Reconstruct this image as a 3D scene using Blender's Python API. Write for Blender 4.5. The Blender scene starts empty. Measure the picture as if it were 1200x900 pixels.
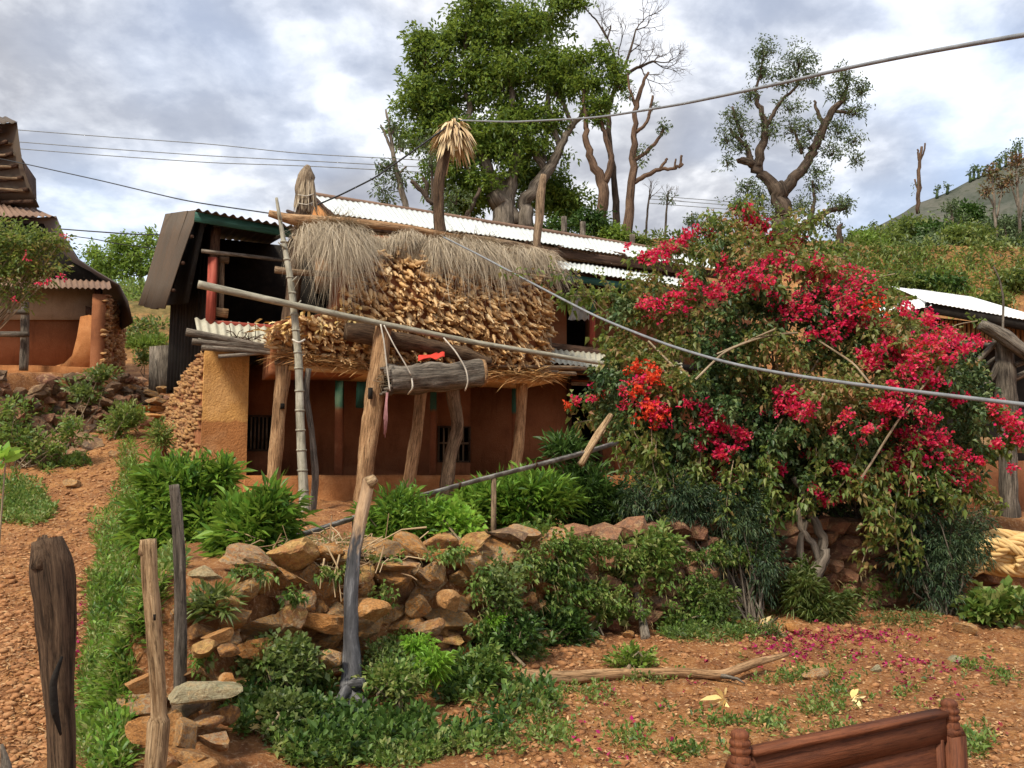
import bpy, bmesh, math, random
import numpy as np
from mathutils import Vector

# ------------------------------------------------------------ camera, world, sun
SC = bpy.context.scene
COL = SC.collection
rng = np.random.default_rng(7)
random.seed(7)
FPX, PITCH, EYE = 1000.0, math.radians(6.0), 1.6
cam = bpy.data.objects.new("camera", bpy.data.cameras.new("camera"))
COL.objects.link(cam)
cam.location = (0, 0, EYE)
cam.rotation_euler = (math.radians(90) + PITCH, 0, 0)
cam.data.sensor_width = 36.0
cam.data.lens = 36.0 * FPX / 1200.0
cam.data.clip_start = 0.05
cam.data.clip_end = 3000
SC.camera = cam
SC.view_settings.view_transform = 'Standard'
SC.view_settings.look = 'None'
SC.view_settings.exposure = 1.6
SC.view_settings.gamma = 1
SC.view_settings.use_curve_mapping = False
SUN_EL, SUN_AZ = math.radians(52), math.radians(212)     # azimuth clockwise from +Y
sun = bpy.data.objects.new("sun", bpy.data.lights.new("sun", 'SUN'))
COL.objects.link(sun)
sun.data.energy = 1.5
sun.data.angle = math.radians(10)
sun.data.color = (1.0, 0.92, 0.76)
sd = Vector((math.sin(SUN_AZ) * math.cos(SUN_EL), math.cos(SUN_AZ) * math.cos(SUN_EL), math.sin(SUN_EL)))
sun.rotation_euler = sd.to_track_quat('Z', 'Y').to_euler()

def build_world():
    w = bpy.data.worlds.new("World"); SC.world = w; w.use_nodes = True
    nt = w.node_tree; N = nt.nodes; L = nt.links
    bg = N['Background']; bg.inputs[1].default_value = 0.125
    sky = N.new('ShaderNodeTexSky'); sky.sky_type = 'NISHITA'; sky.sun_disc = False
    sky.sun_elevation = SUN_EL; sky.sun_rotation = SUN_AZ
    tc = N.new('ShaderNodeTexCoord')
    sep = N.new('ShaderNodeSeparateXYZ'); L.new(tc.outputs['Generated'], sep.inputs[0])
    def mth(op, a, b=None):
        n = N.new('ShaderNodeMath'); n.operation = op
        for i, q in enumerate((a, b)):
            if q is None: continue
            if isinstance(q, (int, float)): n.inputs[i].default_value = q
            else: L.new(q, n.inputs[i])
        return n.outputs[0]
    # cloud layer seen as a high flat sheet: project direction onto a plane overhead
    z = mth('ADD', mth('MAXIMUM', sep.outputs[2], 0.0), 0.34)
    cx = mth('DIVIDE', sep.outputs[0], z); cy = mth('DIVIDE', sep.outputs[1], z)
    cmb = N.new('ShaderNodeCombineXYZ'); L.new(cx, cmb.inputs[0]); L.new(cy, cmb.inputs[1]); cmb.inputs[2].default_value = 3.7
    def noise(scale, det, rough, dist, off):
        m = N.new('ShaderNodeMapping'); m.inputs['Location'].default_value = off
        L.new(cmb.outputs[0], m.inputs[0])
        n = N.new('ShaderNodeTexNoise'); n.inputs['Scale'].default_value = scale; n.inputs['Detail'].default_value = det
        n.inputs['Roughness'].default_value = rough; n.inputs['Distortion'].default_value = dist
        L.new(m.outputs[0], n.inputs[0]); return n.outputs['Fac']
    n1 = noise(3.0, 8, 0.55, 0.15, (2.3, 0.4, 0))
    n2 = noise(7.5, 6, 0.55, 0.2, (7.3, 1.4, 2))
    n3 = noise(0.9, 3, 0.5, 0.0, (1.3, 5.4, 2))
    mix = mth('ADD', mth('MULTIPLY', n1, 0.62), mth('MULTIPLY', n2, 0.38))
    r = N.new('ShaderNodeValToRGB'); L.new(mix, r.inputs[0])
    e = r.color_ramp.elements
    e[0].position = 0.34; e[0].color = (0.26, 0.275, 0.325, 1)
    e[1].position = 0.63; e[1].color = (0.93, 0.93, 0.94, 1)
    for p, c in ((0.45, (0.36, 0.375, 0.42, 1)), (0.50, (0.49, 0.505, 0.545, 1)), (0.55, (0.70, 0.71, 0.74, 1))):
        q = e.new(p); q.color = c
    sc = N.new('ShaderNodeVectorMath'); sc.operation = 'SCALE'; L.new(r.outputs[0], sc.inputs[0]); sc.inputs['Scale'].default_value = 3.95
    cov = N.new('ShaderNodeMapRange'); L.new(n3, cov.inputs[0])
    cov.inputs[1].default_value = 0.36; cov.inputs[2].default_value = 0.50
    cov.inputs[3].default_value = 0.62; cov.inputs[4].default_value = 1.0
    mx = N.new('ShaderNodeMix'); mx.data_type = 'RGBA'; mx.clamp_result = False
    L.new(cov.outputs[0], mx.inputs[0]); L.new(sky.outputs[0], mx.inputs[6]); L.new(sc.outputs[0], mx.inputs[7])
    L.new(mx.outputs[2], bg.inputs[0])
build_world()

# ------------------------------------------------------------ pixel <-> world measuring helpers
def ray(u, v):
    u = np.asarray(u, float); v = np.asarray(v, float)
    a = (u - 600) / FPX; b = (450 - v) / FPX
    c, s = math.cos(PITCH), math.sin(PITCH)
    return a, c - s * b, s + c * b
def at(u, v, d):
    a, b, c = ray(u, v)
    return np.stack(np.broadcast_arrays(a / b * d, d, EYE + c / b * d), -1).astype(float)

def smooth(x, a, b):
    t = np.clip((np.asarray(x, float) - a) / (b - a), 0, 1); return t * t * (3 - 2 * t)
def _hash(ix, iy, iz):
    h = (ix.astype(np.int64) * 374761393 + iy.astype(np.int64) * 668265263 + iz.astype(np.int64) * 2147483647 + 1013904223) & 0xffffffff
    h = ((h ^ (h >> 13)) * 1274126177) & 0xffffffff
    h = h ^ (h >> 16)
    return (h & 0xffffff) / float(0xffffff)
def vnoise(x, y, z=0.0):
    x, y, z = np.broadcast_arrays(np.asarray(x, float), np.asarray(y, float), np.asarray(z, float))
    ix, iy, iz = np.floor(x), np.floor(y), np.floor(z)
    fx, fy, fz = x - ix, y - iy, z - iz
    fx = fx * fx * (3 - 2 * fx); fy = fy * fy * (3 - 2 * fy); fz = fz * fz * (3 - 2 * fz)
    r = 0
    for dx in (0, 1):
        for dy in (0, 1):
            for dz in (0, 1):
                w = (fx if dx else 1 - fx) * (fy if dy else 1 - fy) * (fz if dz else 1 - fz)
                r = r + w * _hash(ix + dx, iy + dy, iz + dz)
    return r * 2 - 1
def fbm(x, y, z=0.0, o=4):
    s, a, f = 0, 1.0, 1.0
    for k in range(o):
        s = s + a * vnoise(x * f + 17 * k, y * f - 9 * k, z * f + 5 * k); a *= 0.5; f *= 2.03
    return s

# ------------------------------------------------------------ terrain height
WX = [-6, -2.35, -1.9, -1.3, -0.27, 0.84, 2.7, 5.0, 8.0, 14.0]
WY = [5.2, 5.2, 5.35, 6.1, 6.9, 8.1, 9.0, 9.9, 10.6, 12.0]
def ywall(x): return np.interp(x, WX, WY)
def xr(y): return -2.75 - 0.36 * (y - 5.4)
def xl(y): return np.interp(y, [11, 13.2, 17, 20, 40], [-9.3, -8.3, -7.2, -7.9, -12])
def hgt(x, y, detail=True):
    x = np.asarray(x, float); y = np.asarray(y, float)
    pz = np.interp(y, [0, 3, 5.4, 8, 11, 14, 16, 19, 22, 25, 28, 32, 40, 60, 120], [-.1, -.05, .03, .42, 1.08, 2.05, 2.6, 3.4, 4.2, 5.0, 6.4, 8.0, 10.4, 13, 12])
    tz = np.interp(y, [0, 5, 9, 14, 18, 22, 25, 28, 40, 60, 120], [.95, .95, 1.0, 1.12, 1.5, 3.2, 6.2, 9.3, 10.2, 11, 9])
    w = 0.7 + np.maximum(0, y - 16) * 0.4
    yard = 0.0 + 0.14 * smooth(y - ywall(x), -1.5, 0)
    side = smooth((x - xr(y)) / w, 0.0, 1.0)
    low = pz * (1 - side) + yard * side
    m = smooth(y - ywall(x), 0.02, 0.30) * smooth((x - xr(y)) / w, 0.1, 0.9)
    z = low * (1 - m) + tz * m
    # left terrace under the left house
    lt = smooth(xl(y) - x, 0.0, 0.5) * smooth(y, 12.2, 13.6) * (1 - smooth(y, 24, 30))
    zl = np.interp(y, [13, 16, 20, 26], [3.15, 3.45, 3.8, 5])
    z = z * (1 - lt) + zl * lt
    z = z + 0.1 * np.maximum(0, x - 8) * smooth(y, 22, 50)
    z = z - smooth(y, 90, 180) * 25 
    if detail:
        far = 1 + smooth(y, 20, 60) * 3
        z = z + (0.035 * fbm(x * 1.3, y * 1.3, 1.0, 3) + 0.022 * fbm(x * 6, y * 6, 2.0, 3)) * far
        steps = smooth(y, 24, 30) * (1 - smooth(y, 60, 80))
        z = z + 0.35 * steps * vnoise(x * .4, y * .5, 9.0)
    return z
def ground(u, v, dmin=2.2, dmax=90):
    a, b, c = ray(u, v); a = np.atleast_1d(a / b).astype(float); c = np.atleast_1d(c / b).astype(float)
    ds = dmin * (dmax / dmin) ** np.linspace(0, 1, 260)
    D = ds[None, :]; Z = EYE + c[:, None] * D; H = hgt(a[:, None] * D, D, False)
    below = Z <= H
    i = np.where(below.any(1), below.argmax(1), len(ds) - 1); i = np.maximum(i, 1)
    lo, hi = ds[i - 1].copy(), ds[i].copy()
    for _ in range(12):
        m = (lo + hi) / 2; bb = EYE + c * m <= hgt(a * m, m, False)
        hi = np.where(bb, m, hi); lo = np.where(bb, lo, m)
    P = np.stack([a * hi, hi, hgt(a * hi, hi)], -1)
    return P
def g1(u, v): return ground([u], [v])[0]

# ------------------------------------------------------------ node helpers / materials
def new_mat(name):
    m = bpy.data.materials.new(name); m.use_nodes = True
    nt = m.node_tree; return m, nt, nt.nodes['Principled BSDF']
def nd(nt, t, **kw):
    n = nt.nodes.new(t)
    for k, v in kw.items(): setattr(n, k, v)
    return n
def ramp(nt, fac, stops):
    r = nd(nt, 'ShaderNodeValToRGB'); nt.links.new(fac, r.inputs[0]); e = r.color_ramp.elements
    e[0].position, e[0].color = stops[0][0], (*stops[0][1], 1)
    e[1].position, e[1].color = stops[-1][0], (*stops[-1][1], 1)
    for p, c in stops[1:-1]:
        q = e.new(p); q.color = (*c, 1)
    return r.outputs[0]
def tex(nt, src, scale, detail=5, rough=.6, stretch=None, dist=0.0):
    m = nd(nt, 'ShaderNodeMapping'); nt.links.new(src, m.inputs[0])
    if stretch: m.inputs['Scale'].default_value = stretch
    n = nd(nt, 'ShaderNodeTexNoise'); n.inputs['Scale'].default_value = scale; n.inputs['Detail'].default_value = detail
    n.inputs['Roughness'].default_value = rough; n.inputs['Distortion'].default_value = dist
    nt.links.new(m.outputs[0], n.inputs[0]); return n.outputs['Fac']
def mixc(nt, fac, a, b, mode='MIX'):
    m = nd(nt, 'ShaderNodeMix', data_type='RGBA', blend_type=mode)
    for k, q in ((0, fac), (6, a), (7, b)):
        if isinstance(q, (int, float)): m.inputs[k].default_value = q
        elif isinstance(q, tuple): m.inputs[k].default_value = (*q, 1)
        else: nt.links.new(q, m.inputs[k])
    return m.outputs[2]
def bump(nt, bsdf, h, strength, dist=0.02):
    b = nd(nt, 'ShaderNodeBump'); b.inputs['Strength'].default_value = strength; b.inputs['Distance'].default_value = dist
    nt.links.new(h, b.inputs['Height']); nt.links.new(b.outputs[0], bsdf.inputs['Normal'])
def mapr(nt, x, a, b, c, d):
    m = nd(nt, 'ShaderNodeMapRange'); nt.links.new(x, m.inputs[0])
    for i, q in enumerate((a, b, c, d)): m.inputs[i + 1].default_value = q
    return m.outputs[0]
def tcattr(nt): return nd(nt, 'ShaderNodeAttribute', attribute_name='tc').outputs['Vector']
def objc(nt): return nd(nt, 'ShaderNodeTexCoord').outputs['Object']
def gpos(nt): return nd(nt, 'ShaderNodeNewGeometry').outputs['Position']
def island(nt): return nd(nt, 'ShaderNodeNewGeometry').outputs['Random Per Island']
def orand(nt): return nd(nt, 'ShaderNodeObjectInfo').outputs['Random']

def m_wood(name, c1, c2, c3, scale=14, st=(1, 1, .12), bs=.7, rough=.85, hard=1.0):
    m, nt, b = new_mat(name); t = tcattr(nt)
    f = tex(nt, t, scale, 8, .65, st, .3); g = tex(nt, t, 3.0, 4, .6, (1, 1, .5))
    c = ramp(nt, f, [(.33, c1), (.5, c2), (.68, c3)])
    c = mixc(nt, mapr(nt, g, .42, .68, 0, .6), c, tuple(x * .5 for x in c2))
    h = tex(nt, t, scale * 5, 6, .7, (1, 1, .07), .6); k = tex(nt, t, 45, 5, .7, (1, 1, .6))
    c = mixc(nt, mapr(nt, h, .50, .38, 0, .85 * hard), c, tuple(x * .35 for x in c1))
    c = mixc(nt, mapr(nt, h, .55, .68, 0, .45 * hard), c, tuple(min(1, x * 1.25) for x in c3))
    c = mixc(nt, mapr(nt, k, .52, .7, 0, .5 * hard), c, tuple(x * .6 for x in c1))
    nt.links.new(c, b.inputs['Base Color']); b.inputs['Roughness'].default_value = rough
    b.inputs['Specular IOR Level'].default_value = .2
    ad = nd(nt, 'ShaderNodeMath', operation='ADD'); nt.links.new(f, ad.inputs[0]); nt.links.new(h, ad.inputs[1])
    bump(nt, b, ad.outputs[0], bs, .018); return m
def m_leaf(name, cols, trans=.35, rough=.45, spec=.35):
    m, nt, b = new_mat(name)
    i = island(nt); p = gpos(nt); n = tex(nt, p, 1.3, 3)
    a = nd(nt, 'ShaderNodeMath', operation='ADD'); nt.links.new(i, a.inputs[0]); nt.links.new(mapr(nt, n, .35, .65, -.25, .25), a.inputs[1])
    k = len(cols) - 1
    c = ramp(nt, a.outputs[0], [(q / k if 0 < q < k else (0.02 if q == 0 else .98), cc) for q, cc in enumerate(cols)])
    nt.links.new(c, b.inputs['Base Color']); b.inputs['Roughness'].default_value = rough
    b.inputs['Specular IOR Level'].default_value = spec
    tr = nd(nt, 'ShaderNodeBsdfTranslucent'); nt.links.new(mixc(nt, .35, c, (.5, .6, .1), 'MIX') if (trans > .3 and spec > .12) else c, tr.inputs[0])
    ms = nd(nt, 'ShaderNodeMixShader'); ms.inputs[0].default_value = trans
    out = nt.nodes['Material Output']
    nt.links.new(b.outputs[0], ms.inputs[1]); nt.links.new(tr.outputs[0], ms.inputs[2]); nt.links.new(ms.outputs[0], out.inputs[0])
    return m
def m_noise(name, stops, scale=5, det=8, bs=.5, bd=.02, rough=.9, coord=gpos, spec=.2, fine=40):
    m, nt, b = new_mat(name); p = coord(nt)
    f = tex(nt, p, scale, det, .65); g = tex(nt, p, fine, 5, .6)
    c = ramp(nt, f, stops); c = mixc(nt, mapr(nt, g, .3, .7, 0, .35), c, tuple(x * .6 for x in stops[0][1]))
    st_ = tex(nt, p, 6, 6, .7, (1, 1, .15)); c = mixc(nt, mapr(nt, st_, .54, .68, 0, .4), c, tuple(x * .5 for x in stops[0][1]))
    nt.links.new(c, b.inputs['Base Color']); b.inputs['Roughness'].default_value = rough
    b.inputs['Specular IOR Level'].default_value = spec
    a = nd(nt, 'ShaderNodeMath', operation='ADD'); nt.links.new(f, a.inputs[0]); nt.links.new(g, a.inputs[1])
    bump(nt, b, a.outputs[0], bs, bd); return m
def m_rock(name, stops, moss=.25):
    m, nt, b = new_mat(name); p = objc(nt); r = orand(nt)
    f = tex(nt, p, 2.2, 9, .7); g = tex(nt, p, 9, 7, .7)
    a = nd(nt, 'ShaderNodeMath', operation='ADD'); nt.links.new(r, a.inputs[0]); nt.links.new(mapr(nt, f, .3, .7, -.35, .35), a.inputs[1])
    c = ramp(nt, a.outputs[0], stops)
    c = mixc(nt, mapr(nt, g, .48, .62, 0, .8), c, mixc(nt, .5, c, (.06, .035, .02)))
    m2 = tex(nt, gpos(nt), 4, 6, .7)
    c = mixc(nt, mapr(nt, m2, .56, .68, 0, moss), c, (.13, .13, .045))
    nt.links.new(c, b.inputs['Base Color']); b.inputs['Roughness'].default_value = .9; b.inputs['Specular IOR Level'].default_value = .25
    h = tex(nt, gpos(nt), 55, 7, .7); v = tex(nt, gpos(nt), 14, 8, .75)
    c = mixc(nt, mapr(nt, v, .52, .64, 0, .6), c, (.66, .44, .22)); c = mixc(nt, mapr(nt, v, .45, .34, 0, .55), c, (.12, .07, .04))
    c = mixc(nt, mapr(nt, h, .5, .7, 0, .4), c, (.16, .095, .06)); nt.links.new(c, b.inputs['Base Color'])
    ad = nd(nt, 'ShaderNodeMath', operation='ADD'); nt.links.new(v, ad.inputs[0]); nt.links.new(h, ad.inputs[1])
    bump(nt, b, ad.outputs[0], 1.0, .03); return m
def m_plain(name, col, rough=.7, metal=0.0, spec=.3):
    m, nt, b = new_mat(name)
    f = tex(nt, gpos(nt), 9, 6, .65); c = ramp(nt, f, [(.3, tuple(x * .65 for x in col)), (.55, col), (.75, tuple(min(1, x * 1.25) for x in col))])
    nt.links.new(c, b.inputs['Base Color']); b.inputs['Roughness'].default_value = rough; b.inputs['Metallic'].default_value = metal
    b.inputs['Specular IOR Level'].default_value = spec; bump(nt, b, f, .3, .01); return m
def m_sheet(name, base, rust, amt, rough=.4, metal=.0):
    m, nt, b = new_mat(name); p = gpos(nt)
    f = tex(nt, p, 1.4, 7, .7); g = tex(nt, p, 12, 6, .7, (1, 1, .3))
    c = mixc(nt, mapr(nt, f, .45, .75, 0, amt), base, rust)
    c = mixc(nt, mapr(nt, g, .5, .75, 0, .5 * amt + .1), c, tuple(x * .5 for x in rust))
    c = mixc(nt, mapr(nt, orand(nt), 0, 1, 0, .28), c, tuple(x * .45 for x in base))
    nt.links.new(c, b.inputs['Base Color']); b.inputs['Roughness'].default_value = rough; b.inputs['Metallic'].default_value = metal
    bump(nt, b, g, .12, .01); return m
def m_twotone(name, lowc, highc, zsplit, bs=.5, wob=.06):
    """painted / plastered surface whose lower dado has another colour"""
    m, nt, b = new_mat(name); p = gpos(nt)
    f = tex(nt, p, 2.5, 8, .65); g = tex(nt, p, 30, 6, .6)
    s = nd(nt, 'ShaderNodeSeparateXYZ'); nt.links.new(p, s.inputs[0])
    a = nd(nt, 'ShaderNodeMath', operation='ADD'); nt.links.new(s.outputs[2], a.inputs[0]); nt.links.new(mapr(nt, f, .3, .7, -wob, wob), a.inputs[1])
    k = mapr(nt, a.outputs[0], zsplit - .03, zsplit + .03, 0, 1)
    c = mixc(nt, k, lowc, highc)
    c = mixc(nt, mapr(nt, f, .4, .72, 0, .5), c, mixc(nt, .5, c, (.12, .05, .02)))
    c = mixc(nt, mapr(nt, g, .35, .7, 0, .35), c, mixc(nt, .55, c, (.03, .015, .01)))
    st_ = tex(nt, p, 7, 6, .7, (1, 1, .12)); c = mixc(nt, mapr(nt, st_, .52, .66, 0, .45), c, mixc(nt, .5, c, (.14, .06, .025)))
    b_ = tex(nt, p, 1.1, 4, .6); c = mixc(nt, mapr(nt, b_, .5, .62, 0, .35), c, mixc(nt, .5, c, (.75, .5, .28)))
    nt.links.new(c, b.inputs['Base Color']); b.inputs['Roughness'].default_value = .93; b.inputs['Specular IOR Level'].default_value = .15
    ad = nd(nt, 'ShaderNodeMath', operation='ADD'); nt.links.new(f, ad.inputs[0]); nt.links.new(g, ad.inputs[1])
    bump(nt, b, ad.outputs[0], bs, .025); return m

M = {}
M['log'] = m_wood('weathered_log', (.10, .065, .04), (.25, .17, .105), (.42, .30, .19))
M['log_tan'] = m_wood('tan_peeled_log', (.17, .09, .04), (.40, .23, .115), (.58, .38, .21))
M['log_dark'] = m_wood('dark_old_log', (.04, .024, .014), (.115, .07, .042), (.21, .14, .085), bs=1.0)
M['log_grey'] = m_wood('grey_old_log', (.06, .05, .04), (.17, .14, .11), (.36, .31, .25), bs=1.0)
M['log_pale'] = m_wood('pale_rotten_log', (.18, .10, .045), (.46, .31, .17), (.66, .49, .30), bs=1.0)
M['bamboo'] = m_wood('grey_green_bamboo', (.17, .155, .115), (.34, .315, .24), (.48, .45, .36), 9, (1, 1, .4), .2, .6, .5)
M['bark'] = m_wood('tree_bark', (.07, .055, .04), (.19, .155, .12), (.30, .25, .20), 5, (1, 1, .35))
M['bark_red'] = m_wood('reddish_bark', (.05, .03, .02), (.14, .085, .055), (.22, .14, .09), 5, (1, 1, .3))
M['bark_dark'] = m_wood('dark_bark', (.03, .022, .016), (.085, .06, .042), (.15, .11, .08), 6, (1, 1, .4))
M['twig'] = m_wood('dry_twig', (.16, .11, .07), (.33, .25, .16), (.48, .38, .26), 10)
def m_burnt():
    m, nt, b = new_mat('charred_log'); t = tcattr(nt); f = tex(nt, t, 12, 8, .7, (1, 1, .2), .3); g = tex(nt, t, 3, 5, .7, (1, 1, .35))
    s = nd(nt, 'ShaderNodeSeparateXYZ'); nt.links.new(t, s.inputs[0])
    a = nd(nt, 'ShaderNodeMath', operation='ADD'); nt.links.new(s.outputs[2], a.inputs[0]); nt.links.new(mapr(nt, g, .3, .7, -.45, .45), a.inputs[1])
    w = ramp(nt, f, [(.33, (.16, .09, .045)), (.5, (.42, .27, .15)), (.66, (.62, .44, .28))])
    k = ramp(nt, f, [(.35, (.012, .012, .014)), (.52, (.06, .058, .062)), (.66, (.24, .235, .24))])
    c = mixc(nt, mapr(nt, a.outputs[0], .95, 1.15, 0, 1), k, w)
    nt.links.new(c, b.inputs['Base Color']); b.inputs['Roughness'].default_value = .75; bump(nt, b, f, 1.0, .03); return m
M['burnt'] = m_burnt()
M['rock'] = m_rock('wall_stone', [(0.0, (.26, .13, .055)), (.2, (.56, .25, .065)), (.35, (.36, .25, .14)), (.5, (.60, .28, .07)), (.62, (.42, .32, .20)), (.8, (.46, .20, .075)), (1, (.64, .38, .13))])
M['rock_dark'] = m_rock('dark_wall_stone', [(0.0, (.10, .07, .05)), (.3, (.20, .13, .08)), (.6, (.28, .16, .09)), (1, (.16, .12, .09))], .5)
M['rock_red'] = m_rock('small_red_stone', [(0.0, (.16, .07, .045)), (.4, (.32, .15, .09)), (.7, (.40, .19, .10)), (1, (.26, .15, .10))], .3)
M['rock_pale'] = m_rock('pale_green_stone', [(0.0, (.36, .33, .20)), (.5, (.48, .43, .27)), (1, (.45, .33, .17))], .6)
M['rock_orange'] = m_rock('orange_stone', [(0.0, (.52, .22, .06)), (.5, (.62, .30, .10)), (1, (.48, .24, .09))], .05)
M['clod'] = m_noise('dry_clod', [(.3, (.24, .105, .045)), (.5, (.42, .20, .085)), (.7, (.56, .32, .16))], 6)
ZP = 2.43
M['pillar'] = m_twotone('ochre_plaster_two_tone', (.40, .17, .06), (.60, .32, .105), ZP, .9)
M['mud'] = m_noise('orange_mud', [(.3, (.34, .125, .04)), (.45, (.45, .185, .065)), (.55, (.50, .215, .08)), (.7, (.56, .27, .11))], 3, bs=.8)
M['mud_dark'] = m_noise('red_brown_mud', [(.3, (.24, .09, .04)), (.5, (.32, .125, .055)), (.7, (.38, .16, .075))], 2, bs=.5)
M['mud_orange'] = m_noise('orange_gable_mud', [(.3, (.42, .17, .05)), (.5, (.55, .24, .08)), (.7, (.62, .30, .11))], 4, bs=.8)
M['lime'] = m_noise('grey_lime_wash', [(.3, (.30, .27, .23)), (.5, (.38, .35, .30)), (.7, (.45, .42, .36))], 3, bs=.3)
M['black'] = m_noise('black_timber_and_shade', [(.3, (.008, .007, .006)), (.5, (.018, .015, .012)), (.7, (.035, .028, .022))], 5)  # near-black boards; on inner walls and recesses it paints in the shade
M['timber'] = m_wood('dark_brown_timber', (.03, .015, .01), (.08, .042, .026), (.14, .08, .05))
M['red_timber'] = m_wood('red_painted_timber', (.20, .035, .02), (.36, .07, .045), (.42, .12, .08), bs=.3, rough=.6, hard=.4)
M['green_timber'] = m_wood('green_painted_timber', (.02, .06, .045), (.03, .11, .085), (.06, .18, .14), bs=.3, rough=.6, hard=.4)
M['column'] = m_twotone('green_over_brown_paint', (.26, .10, .05), (.045, .17, .12), 2.75, .2, .02)
M['steel'] = m_sheet('pale_galvanised_sheet', (.70, .74, .72), (.42, .33, .24), .25, .45)
M['white_sheet'] = m_sheet('white_metal_sheet', (.86, .88, .88), (.5, .48, .42), .15, .5)
M['cream_sheet'] = m_sheet('weathered_cream_sheet', (.48, .46, .36), (.28, .20, .11), .6, .7)
M['brown_sheet'] = m_sheet('rusty_brown_sheet', (.085, .062, .042), (.13, .075, .04), .8, .8)
M['rust_sheet'] = m_sheet('rust_red_sheet', (.25, .15, .10), (.12, .065, .04), .9, .8)
M['dark_sheet'] = m_sheet('dark_sheet_metal', (.10, .085, .08), (.15, .08, .05), .6, .7)
M['cable'] = m_plain('grey_cable', (.22, .23, .24), .5)
M['cable_black'] = m_plain('dark_cable', (.04, .045, .05), .5)
M['rope'] = m_plain('pale_rope', (.55, .50, .42), .9)
M['pinkrope'] = m_plain('faded_pink_string', (.36, .17, .17), .9)
M['cloth_red'] = m_plain('red_cloth', (.62, .05, .03), .8)
M['cloth_white'] = m_plain('off_white_cloth', (.6, .58, .54), .8)
M['cloth_tan'] = m_plain('tan_cloth', (.34, .17, .09), .8)
M['stain_wood'] = m_wood('varnished_bed_wood', (.10, .034, .018), (.17, .055, .024), (.22, .078, .034), 22, (1, 1, .08), .4, .6, .7)
def m_straw(name, cols):
    m, nt, b = new_mat(name); i = island(nt); k = len(cols) - 1
    c = ramp(nt, i, [(q / k, cc) for q, cc in enumerate(cols)])
    nt.links.new(c, b.inputs['Base Color']); b.inputs['Roughness'].default_value = .8; b.inputs['Specular IOR Level'].default_value = .2
    return m
M['straw'] = m_straw('dry_grey_straw', [(.22, .17, .115), (.40, .32, .22), (.52, .43, .31), (.30, .235, .16), (.64, .55, .41)])
M['straw_warm'] = m_straw('golden_straw', [(.34, .17, .06), (.50, .29, .11), (.60, .37, .16), (.42, .20, .08)])
M['straw_pile'] = m_straw('yellow_straw_rope', [(.50, .30, .10), (.66, .42, .16), (.74, .52, .24), (.56, .35, .13)])
M['brush'] = m_straw('dry_brushwood', [(.24, .15, .08), (.42, .30, .17), (.56, .43, .27), (.32, .20, .11)])
def m_corn():
    m, nt, b = new_mat('corn_husk'); i = island(nt); p = objc(nt)
    r = nd(nt, 'ShaderNodeMath', operation='ADD'); nt.links.new(i, r.inputs[0]); nt.links.new(mapr(nt, orand(nt), 0, 1, -.0, .0), r.inputs[1])
    f = tex(nt, p, 9, 4, .6, (1, 1, .2)); w = nd(nt, 'ShaderNodeMath', operation='FRACT')
    a = nd(nt, 'ShaderNodeMath', operation='ADD'); nt.links.new(orand(nt), a.inputs[0]); nt.links.new(i, a.inputs[1]); nt.links.new(a.outputs[0], w.inputs[0])
    c = ramp(nt, w.outputs[0], [(0, (.40, .21, .075)), (.3, (.60, .37, .155)), (.6, (.72, .50, .25)), (.8, (.48, .27, .10)), (1, (.80, .62, .36))])
    c = mixc(nt, mapr(nt, f, .4, .7, 0, .5), c, (.30, .15, .06))
    nt.links.new(c, b.inputs['Base Color']); b.inputs['Roughness'].default_value = .6; bump(nt, b, f, .5, .02); return m
M['corn'] = m_corn()
M['corn_yellow'] = m_straw('fresh_yellow_husk', [(.62, .42, .14), (.74, .54, .22), (.80, .64, .34)])
G = {}
G['lance'] = m_leaf('lance_leaf_green', [(.035, .10, .012), (.085, .20, .02), (.14, .29, .03), (.22, .37, .05)])
G['lance_dark'] = m_leaf('dark_lance_leaf', [(.03, .07, .015), (.06, .12, .022), (.10, .18, .035)], .3)
G['weed'] = m_leaf('weed_green', [(.04, .09, .018), (.085, .165, .028), (.13, .22, .045), (.20, .29, .07), (.28, .30, .10)])
G['weed_grey'] = m_leaf('grey_green_weed', [(.05, .085, .02), (.10, .155, .04), (.16, .22, .07), (.23, .27, .11)], .35)
G['grass'] = m_leaf('grass_green', [(.06, .12, .015), (.12, .21, .025), (.17, .29, .04), (.25, .33, .07), (.36, .34, .14)])
G['bright'] = m_leaf('bright_yellow_green', [(.16, .36, .03), (.24, .46, .05), (.30, .52, .08)], .45)
G['boug'] = m_leaf('vine_leaf', [(.04, .08, .02), (.10, .16, .035), (.16, .23, .055), (.24, .27, .08), (.28, .18, .07)], .4)
G['boug_shade'] = m_leaf('shaded_vine_leaf', [(.025, .055, .018), (.055, .105, .03), (.10, .16, .05), (.16, .21, .08)], .28)  # darker copy of the vine leaf, shade painted into the green
G['tree'] = m_leaf('tree_leaf', [(.04, .085, .015), (.085, .155, .022), (.14, .22, .03), (.21, .29, .05)], .38)
G['tree_grey'] = m_leaf('grey_green_tree_leaf', [(.07, .11, .045), (.12, .17, .07), (.17, .22, .10)], .3)
G['hill1'] = m_leaf('hillside_green', [(.035, .06, .018), (.08, .125, .03), (.16, .22, .055), (.25, .27, .09)], .35)
G['hill2'] = m_leaf('bright_hillside_green', [(.12, .21, .03), (.18, .29, .045), (.24, .34, .07)], .35)
G['red'] = m_leaf('crimson_bract', [(.50, .012, .06), (.76, .02, .10), (.86, .06, .14), (.72, .016, .16), (.90, .20, .24), (.60, .07, .05)], .45, .6, .1)
G['orange'] = m_leaf('orange_bract', [(.62, .03, .02), (.75, .07, .03), (.75, .12, .04)], .3, .6, .15)
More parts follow.
